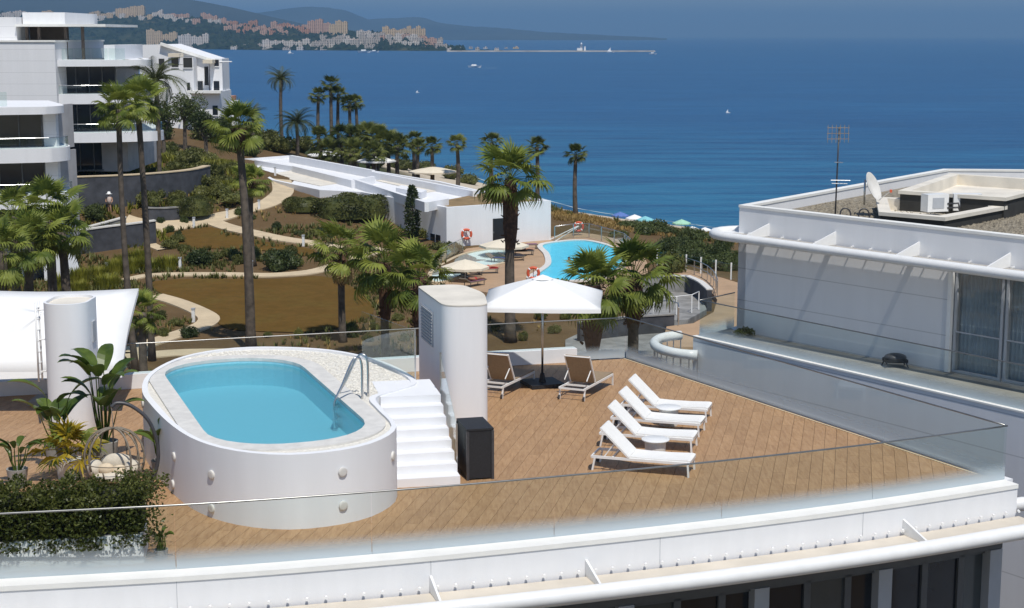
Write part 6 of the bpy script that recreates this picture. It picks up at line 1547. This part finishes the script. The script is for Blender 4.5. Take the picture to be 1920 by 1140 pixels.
# tall palms in the garden
palm('tall thin palm on the left of the pair by the curved apartment block', 222, 205, 80, 1.5, r0=.17, r1=.13, n=34, dx=.35, low=-40)
palm('tall thin palm on the right of the pair by the curved apartment block', 258, 195, 83, 1.65, r0=.18, r1=.14, n=36, dx=.25, low=-40)
palm('tall single palm rising from the brown lawn in front of the sea', 447, 240, 85, 1.75, r0=.28, r1=.18, n=34, skirt=1.2, dx=.35, low=-38)
palm('small palm with pale fronds beside the upper path', 470, 340, 112, 1.5, r0=.24, r1=.2, n=40, skirt=.5)
palm('bright green palm with tan dead fronds beside the big lawn', 640, 470, 88, 1.95, r0=.22, r1=.17, n=26, skirt=1.8, dead=3, low=-45)
palm('broad leafy palm with reddish trunk beside the white service shaft', 722, 492, 82, 2.5, r0=.24, r1=.2, n=28, skirt=3.0, low=-52)
palm('low palm half hidden behind the white service shaft', 786, 520, 80, 2.1, r0=.24, r1=.22, n=28, skirt=3.0)
palm('thick-trunked palm with wide crown in front of the white pool building', 957, 335, 88, 2.3, r0=.30, r1=.24, n=36, skirt=3.9, low=-42)
palm('palm just behind the right edge of the white parasol', 1112, 535, 78, 2.2, r0=.32, r1=.3, n=32, skirt=3.2, low=-50)
palm('full-crowned palm between the parasol and the neighbouring terrace', 1188, 520, 80, 2.4, r0=.28, r1=.26, n=38, skirt=2.6, low=-58)
for i, (px_, py_, d, R_) in enumerate(((25,405,86,2.3),(92,395,84,2.3),(55,455,80,2.2),(5,470,76,2.1),(115,435,82,1.9))):
    palm(('leafy palm at the foot of the deep balconies','leafy palm nearest the white buttress','leafy palm between the balconies and the tilted parasol','leafy palm rising behind the tilted parasol corner','smaller palm leaning over the ramp')[i], px_, py_, d, R_*.94, n=28, r0=.26, r1=.22, group='leafy palms below the left apartment block')
palm('short palm seen beside the edge of the tilted parasol', 268, 585, 74, 1.15, n=30, r0=.2, r1=.18)
palm('date palm with long drooping fronds against the curved apartment block', 292, 152, 134, 2.9, kind='date', n=44, r0=.2, r1=.18)
# seaside palms
sp2 = [(527,150,205,2.1,'d','lone tall palm with round head against the sea'),(556,232,195,2.6,'d','bushy date palm below the lone tall palm'),(597,180,205,1.35,'f',None),(620,160,206,1.5,'f',None),(634,178,208,1.5,'f',None),(655,195,205,1.4,'f',None),(667,192,207,1.3,'f',None),(475,215,190,1.6,'d','palm showing behind the tall single palm')]
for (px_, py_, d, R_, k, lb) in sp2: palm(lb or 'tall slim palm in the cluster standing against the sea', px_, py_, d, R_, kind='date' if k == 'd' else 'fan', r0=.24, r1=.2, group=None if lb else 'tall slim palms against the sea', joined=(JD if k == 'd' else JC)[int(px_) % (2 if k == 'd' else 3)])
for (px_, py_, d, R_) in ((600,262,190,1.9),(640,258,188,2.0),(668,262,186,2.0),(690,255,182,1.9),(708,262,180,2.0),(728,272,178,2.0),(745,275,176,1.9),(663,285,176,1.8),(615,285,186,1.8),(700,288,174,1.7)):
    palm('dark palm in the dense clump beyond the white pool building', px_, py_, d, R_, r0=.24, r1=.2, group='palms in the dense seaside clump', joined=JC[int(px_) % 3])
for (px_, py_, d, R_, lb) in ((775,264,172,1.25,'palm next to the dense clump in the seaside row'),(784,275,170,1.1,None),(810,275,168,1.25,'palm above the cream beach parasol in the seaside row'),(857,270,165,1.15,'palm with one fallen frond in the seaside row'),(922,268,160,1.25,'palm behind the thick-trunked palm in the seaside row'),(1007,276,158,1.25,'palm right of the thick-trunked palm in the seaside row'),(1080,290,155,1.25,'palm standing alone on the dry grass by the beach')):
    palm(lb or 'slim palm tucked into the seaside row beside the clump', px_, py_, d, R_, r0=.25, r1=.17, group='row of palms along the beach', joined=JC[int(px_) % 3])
# ---- shrubs
def blob(n, seed, ls=.16, flat=.85, kind='leaf'):
    rg = random.Random(seed); mb = MB(); lobes = [(Vector((rg.uniform(-.5,.5), rg.uniform(-.5,.5), rg.uniform(.25,.6))), rg.uniform(.38,.58)) for _ in range(7)]
    for k in range(n):
        c, r = rg.choice(lobes); a = rg.uniform(0,6.28); z = rg.uniform(-.5,1); q = math.sqrt(max(0,1-z*z)); rr = r*rg.uniform(.75,1.08); p = c+Vector((q*math.cos(a), q*math.sin(a), z))*rr
        p.z = max(.02, p.z*flat); leafq(mb, p, ls*rg.uniform(.6,1.25), rg)
    for c, r in lobes: mb.ball(Vector((c.x, c.y, c.z*flat*.85)), r*.72, 7, 5)
    return mb
def mound(n, seed):
    rg = random.Random(seed); mb = MB()
    def top(x, y): return max(0, 1-max(abs(x), abs(y))**5)**.5*(.86+.10*math.sin(x*5+seed)*math.sin(y*4))
    for k in range(n):
        a = rg.uniform(0, 6.28); r = rg.random()**.42; x = math.copysign(abs(math.cos(a))**.6, math.cos(a))*r; y = math.copysign(abs(math.sin(a))**.6, math.sin(a))*r
        z = top(x, y)*(1 if rg.random() < .7 else rg.random()); leafq(mb, Vector((x, y, max(.02, z-.04))), .075*rg.uniform(.6,1.3), rg)
    pr = [(.96,.0),(.94,.4),(.85,.66),(.6,.76),(.001,.8)]; mb.lathe(pr, (0,0,0), 16, False)
    return mb
def tuft(n, seed):
    rg = random.Random(seed); mb = MB()
    for k in range(n):
        a = rg.uniform(0,6.28); r = rg.random()**.5*.8; p = Vector((math.cos(a)*r, math.sin(a)*r, 0)); lean = Vector((math.cos(a), math.sin(a), 0))*rg.uniform(.05,.45); hh = rg.uniform(.55,1.0); s = Vector((-math.sin(a), math.cos(a), 0))*.035
        m1 = p+lean*.4+Vector((0,0,hh*.65)); e_ = p+lean+Vector((0,0,hh)); b_ = len(mb.v); mb.v += [tuple(p-s), tuple(p+s), tuple(m1+s*.8), tuple(m1-s*.8), tuple(e_)]; mb.f += [(b_, b_+1, b_+2, b_+3), (b_+3, b_+2, b_+4)]
    return mb
SB_ = {'s': [blob(1500, s).mesh('shrub', M['shrub']) for s in (1,2,3)], 'd': [blob(1500, s).mesh('shrub', M['shrub_dark']) for s in (4,5)], 'g': [tuft(420, s).mesh('shrub', M['grassy']) for s in (6,7)], 'f': [mound(5200, s).mesh('shrub', M['shrub']) for s in (11,12)]}
def shrub(kind, px_, py_, wpx, hpx, label, group=None, i=0):
    c = G(px_, py_); d = c.y; o = link('shrub', SB_[kind][i % len(SB_[kind])], None, c-Vector((0,0,.05))); s = wpx/F*d/2; o.scale = (s*1.0, s*.9, hpx/F*d*1.0); o.rotation_euler.z = (px_*1.7) % 6.28
    return tag(o, label, 'shrub', group)
one_ = [('d',525,505,80,42,'round dark green shrub above the middle of the garden path'),('d',376,497,68,34,'round dark green shrub beside the yellow grasses'),('d',345,240,70,62,'large dark bush in front of the white villa'),('f',660,404,142,44,'big clipped green hedge mound beside the pool building'),
        ('f',570,394,86,26,'lower clipped green mound left of the big hedge mound'),('f',356,402,90,38,'dark rounded bush above the low stone wall'),('s',288,392,60,34,'green bush beside the tall stone wall'),('d',180,413,52,32,'dark round bush against the tall stone wall'),
        ('s',398,265,90,40,'wide green bush on the slope below the villa'),('d',300,260,60,36,'dark bush behind the right tall palm'),('s',440,380,90,22,'low green ground shrub beside the upper path'),('s',1262,515,70,46,'dense green bush beside the glass fence'),
        ('d',1300,455,60,32,'dark windswept bush on the dry coast slope'),('s',1160,445,46,16,'low green bush on the dry grass above the pool'),('d',1358,472,46,34,'brownish bush at the neighbouring roof corner'),('s',880,432,60,20,'low bush at the corner of the pool building'),
        ('s',838,470,70,20,'grey-green ground shrub by the curved glass fence'),('s',805,445,60,22,'green bush at the foot of the cypress'),('d',355,632,40,24,'dark small shrub at the hairpin path'),('d',660,632,34,34,'dark upright shrub beside the bright palm trunk'),('s',520,285,90,36,'green bush behind the pool building'),('d',460,290,60,30,'dark bush at the sea end of the slope')]
for i, a in enumerate(one_): shrub(*a, None, i)
rg = random.Random(31)
def scatter(kind, pts, wr, hr, label, group):
    for i, (x, y) in enumerate(pts): shrub(kind, x, y, rg.uniform(*wr), rg.uniform(*hr), label, group, i)
scatter('g', [(120,520),(150,530),(185,522),(215,515),(248,512),(285,508),(318,505),(110,545),(150,548),(200,540),(235,500),(262,498)], (46,64), (26,38), 'yellow-green grass clump below the ramp wall', 'yellow-green grasses below the ramp wall')
scatter('s', [(300,330),(330,322),(352,310),(372,320),(395,330),(340,345),(368,350),(398,352),(420,345),(315,355),(300,372),(330,378),(380,372),(412,370),(360,300),(335,300),(390,305),(430,320),(325,290)], (34,58), (16,28), 'rounded green slope shrub below the curved apartment block', 'slope shrubs below the curved block')
scatter('s', [(330,455),(345,470),(318,466),(400,485),(430,482),(450,495),(490,490),(560,500),(600,490),(480,478),(640,488),(545,478)], (24,46), (12,22), 'olive shrub in the bed above the garden path', 'olive shrubs above the garden path')
scatter('d', [(300,420),(318,436),(335,442),(345,420),(450,405),(470,412),(520,432),(560,440),(600,436)], (16,28), (10,18), 'small dark plant in the brown beds by the cross path', 'small plants by the cross path')
scatter('s', [(500,632),(560,634),(610,640),(700,620),(745,600),(760,640),(800,600),(330,612),(300,600),(310,632),(690,640),(850,600),(1010,600),(1040,625),(980,640),(930,622),(1060,600),(960,610)], (20,38), (12,24), 'small shrub on the bare bank below the lawn', 'small shrubs on the bare bank')
scatter('d', [(1262,470),(1290,478),(1318,484),(1348,490),(1378,496),(1240,482),(1275,490),(1305,496),(1335,503),(1365,508)], (48,60), (28,36), 'clipped dark hedge plant behind the white fence posts', 'hedge plants behind the white fence posts')
scatter('s', [(560,285),(600,300),(650,302),(700,312),(755,318),(800,328),(840,335),(880,345),(500,272),(470,262),(430,255)], (50,70), (22,34), 'green bush at the foot of the seaside palms', 'green bushes under the seaside palms')
scatter('d', [(1180,428),(1230,432),(1250,440),(1290,446),(1330,452),(1210,440)], (40,60), (14,24), 'low dark coast bush on the dry grass', 'low coast bushes')
# cypress
lt_ = (RP[1]-RP[0]).normalized(); ln_ = Vector((lt_.y, -lt_.x, 0)); ln_ = ln_ if ln_.x < 0 else -ln_
c = RP[0].lerp(RP[1], .50)+ln_*1.1; c.z = h(c.x, c.y); cy_top = Zd(796, 346, c.y).z-c.z; cy = thing('cypress', 'slim dark cypress against the side wall of the pool building', 'tree', c); rg = random.Random(5); mb = MB()
for k in range(2600):
    f_ = rg.random(); a = rg.uniform(0,6.28); r = .62*math.sin(math.pi*(.12+.86*f_))**.6*rg.uniform(.6,1.05); leafq(mb, c+Vector((math.cos(a)*r, math.sin(a)*r, .1+f_*(cy_top-.2))), .2, rg)
part('crown', mb, M['shrub_dark'], cy); mb = MB(); mb.tube([c, c+Vector((0,0,cy_top*.9))], [.12,.03], 6); part('trunk', mb, M['trunk'], cy)
# leafy trees behind the building gap
def leafy_tree(label, px_, py_, d, R_, n=2600, seed=1):
    rg = random.Random(seed); top = Zd(px_, py_, d); bz = h(top.x, top.y); t = thing('leafy_tree', label, 'tree', (top.x, top.y, bz)); mb = MB(); mb.tube([(top.x, top.y, bz-.1), top], [.25,.12], 8)
    lobes = []
    for k in range(10):
        a = rg.uniform(0,6.28); q = top+Vector((math.cos(a)*R_*.6*rg.random(), math.sin(a)*R_*.6*rg.random(), rg.uniform(-.5,.5)*R_)); lobes.append((q, R_*rg.uniform(.3,.5))); mb.tube([top-Vector((0,0,R_*.8)), q], [.08,.03], 5)
    part('trunk', mb, M['trunk'], t); mb = MB()
    for k in range(n):
        q, r = rg.choice(lobes); v = Vector((rg.gauss(0,1), rg.gauss(0,1), rg.gauss(0,1))).normalized()*r*rg.uniform(.6,1.05); leafq(mb, q+v, .26, rg)
    part('crown', mb, M['shrub_dark'], t)
leafy_tree('dense dark tree beside the white villa', 345, 205, 172, 2.6, seed=3)
leafy_tree('dark leafy tree between the curved block and the villa', 305, 225, 160, 2.2, seed=4)
leafy_tree('dark leafy tree on the sea side of the villa', 425, 245, 178, 2.0, seed=6)
leafy_tree('dark leafy tree beyond the slope shrubs', 385, 235, 165, 2.2, seed=9)
# ---- ground cover nobody could count
def cover(name, area, n, hgt, mat, seed, keep, blades=6):
    rg = np.random.RandomState(seed); x0, x1, y0, y1 = area; xy = np.stack([rg.uniform(x0, x1, n), rg.uniform(y0, y1, n)], 1); z = hts(xy); mb = MB(); r2 = random.Random(seed)
    for (x, y), zz in zip(xy, z):
        if not keep(x, y): continue
        p = Vector((x, y, zz)); s = hgt*r2.uniform(.5,1.3)
        for k in range(blades):
            a = r2.uniform(0,6.28); d = Vector((math.cos(a), math.sin(a), 0)); sd = Vector((-d.y, d.x, 0))*s*.16; q = p+d*s*.15*r2.random(); e_ = q+d*s*r2.uniform(.2,.7)+Vector((0,0,s)); b_ = len(mb.v)
            mb.v += [tuple(q-sd), tuple(q+sd), tuple(e_)]; mb.f.append((b_, b_+1, b_+2))
    return struct(name, mb, mat, kind='stuff')
def vn_(x, y): return math.sin(x*.31+1.3*math.sin(y*.17))*math.sin(y*.27+1.1*math.sin(x*.21))
def onpath(x, y): return any(inside(q, x, y) for q in RIB)
def bed(x, y): return not onpath(x, y) and not inside([p[:2] for p in RP], x, y) and not inside(LAWN, x, y) and not inside(LAWN2, x, y) and not inside(POOLT, x, y) and vn_(x, y) > -.15
cover('bed_plants', (-42, -1, 76, 165), 3800, .36, M['shrub'], 3, bed)
cover('bed_grasses', (-42, 2, 74, 160), 3000, .26, M['drygrass'], 4, lambda x, y: bed(x, y))
cover('bed_herbs', (-34, -8, 92, 128), 5200, .34, M['shrub'], 17, lambda x, y: bed(x, y) or (inside(LAWN2, x, y) and vn_(x*2, y*2) > .3), 7)
cover('slope_grass', (-38, -24, 120, 165), 2600, .55, M['grassy'], 7, lambda x, y: not onpath(x, y) and not inside(LAWN, x, y) and not inside(LAWN2, x, y) and not inside([p[:2] for p in RP], x, y))
cover('dry_grass', (-4, 45, 132, 215), 24000, .28, M['drygrass'], 5, lambda x, y: not inside(POOLT, x, y) and y+x*.55 > 146)
cover('coast_scrub', (0, 45, 135, 200), 2200, .6, M['shrub'], 6, lambda x, y: not inside(POOLT, x, y) and y+x*.55 > 146 and vn_(x*1.4, y*1.2) > .2, 9)
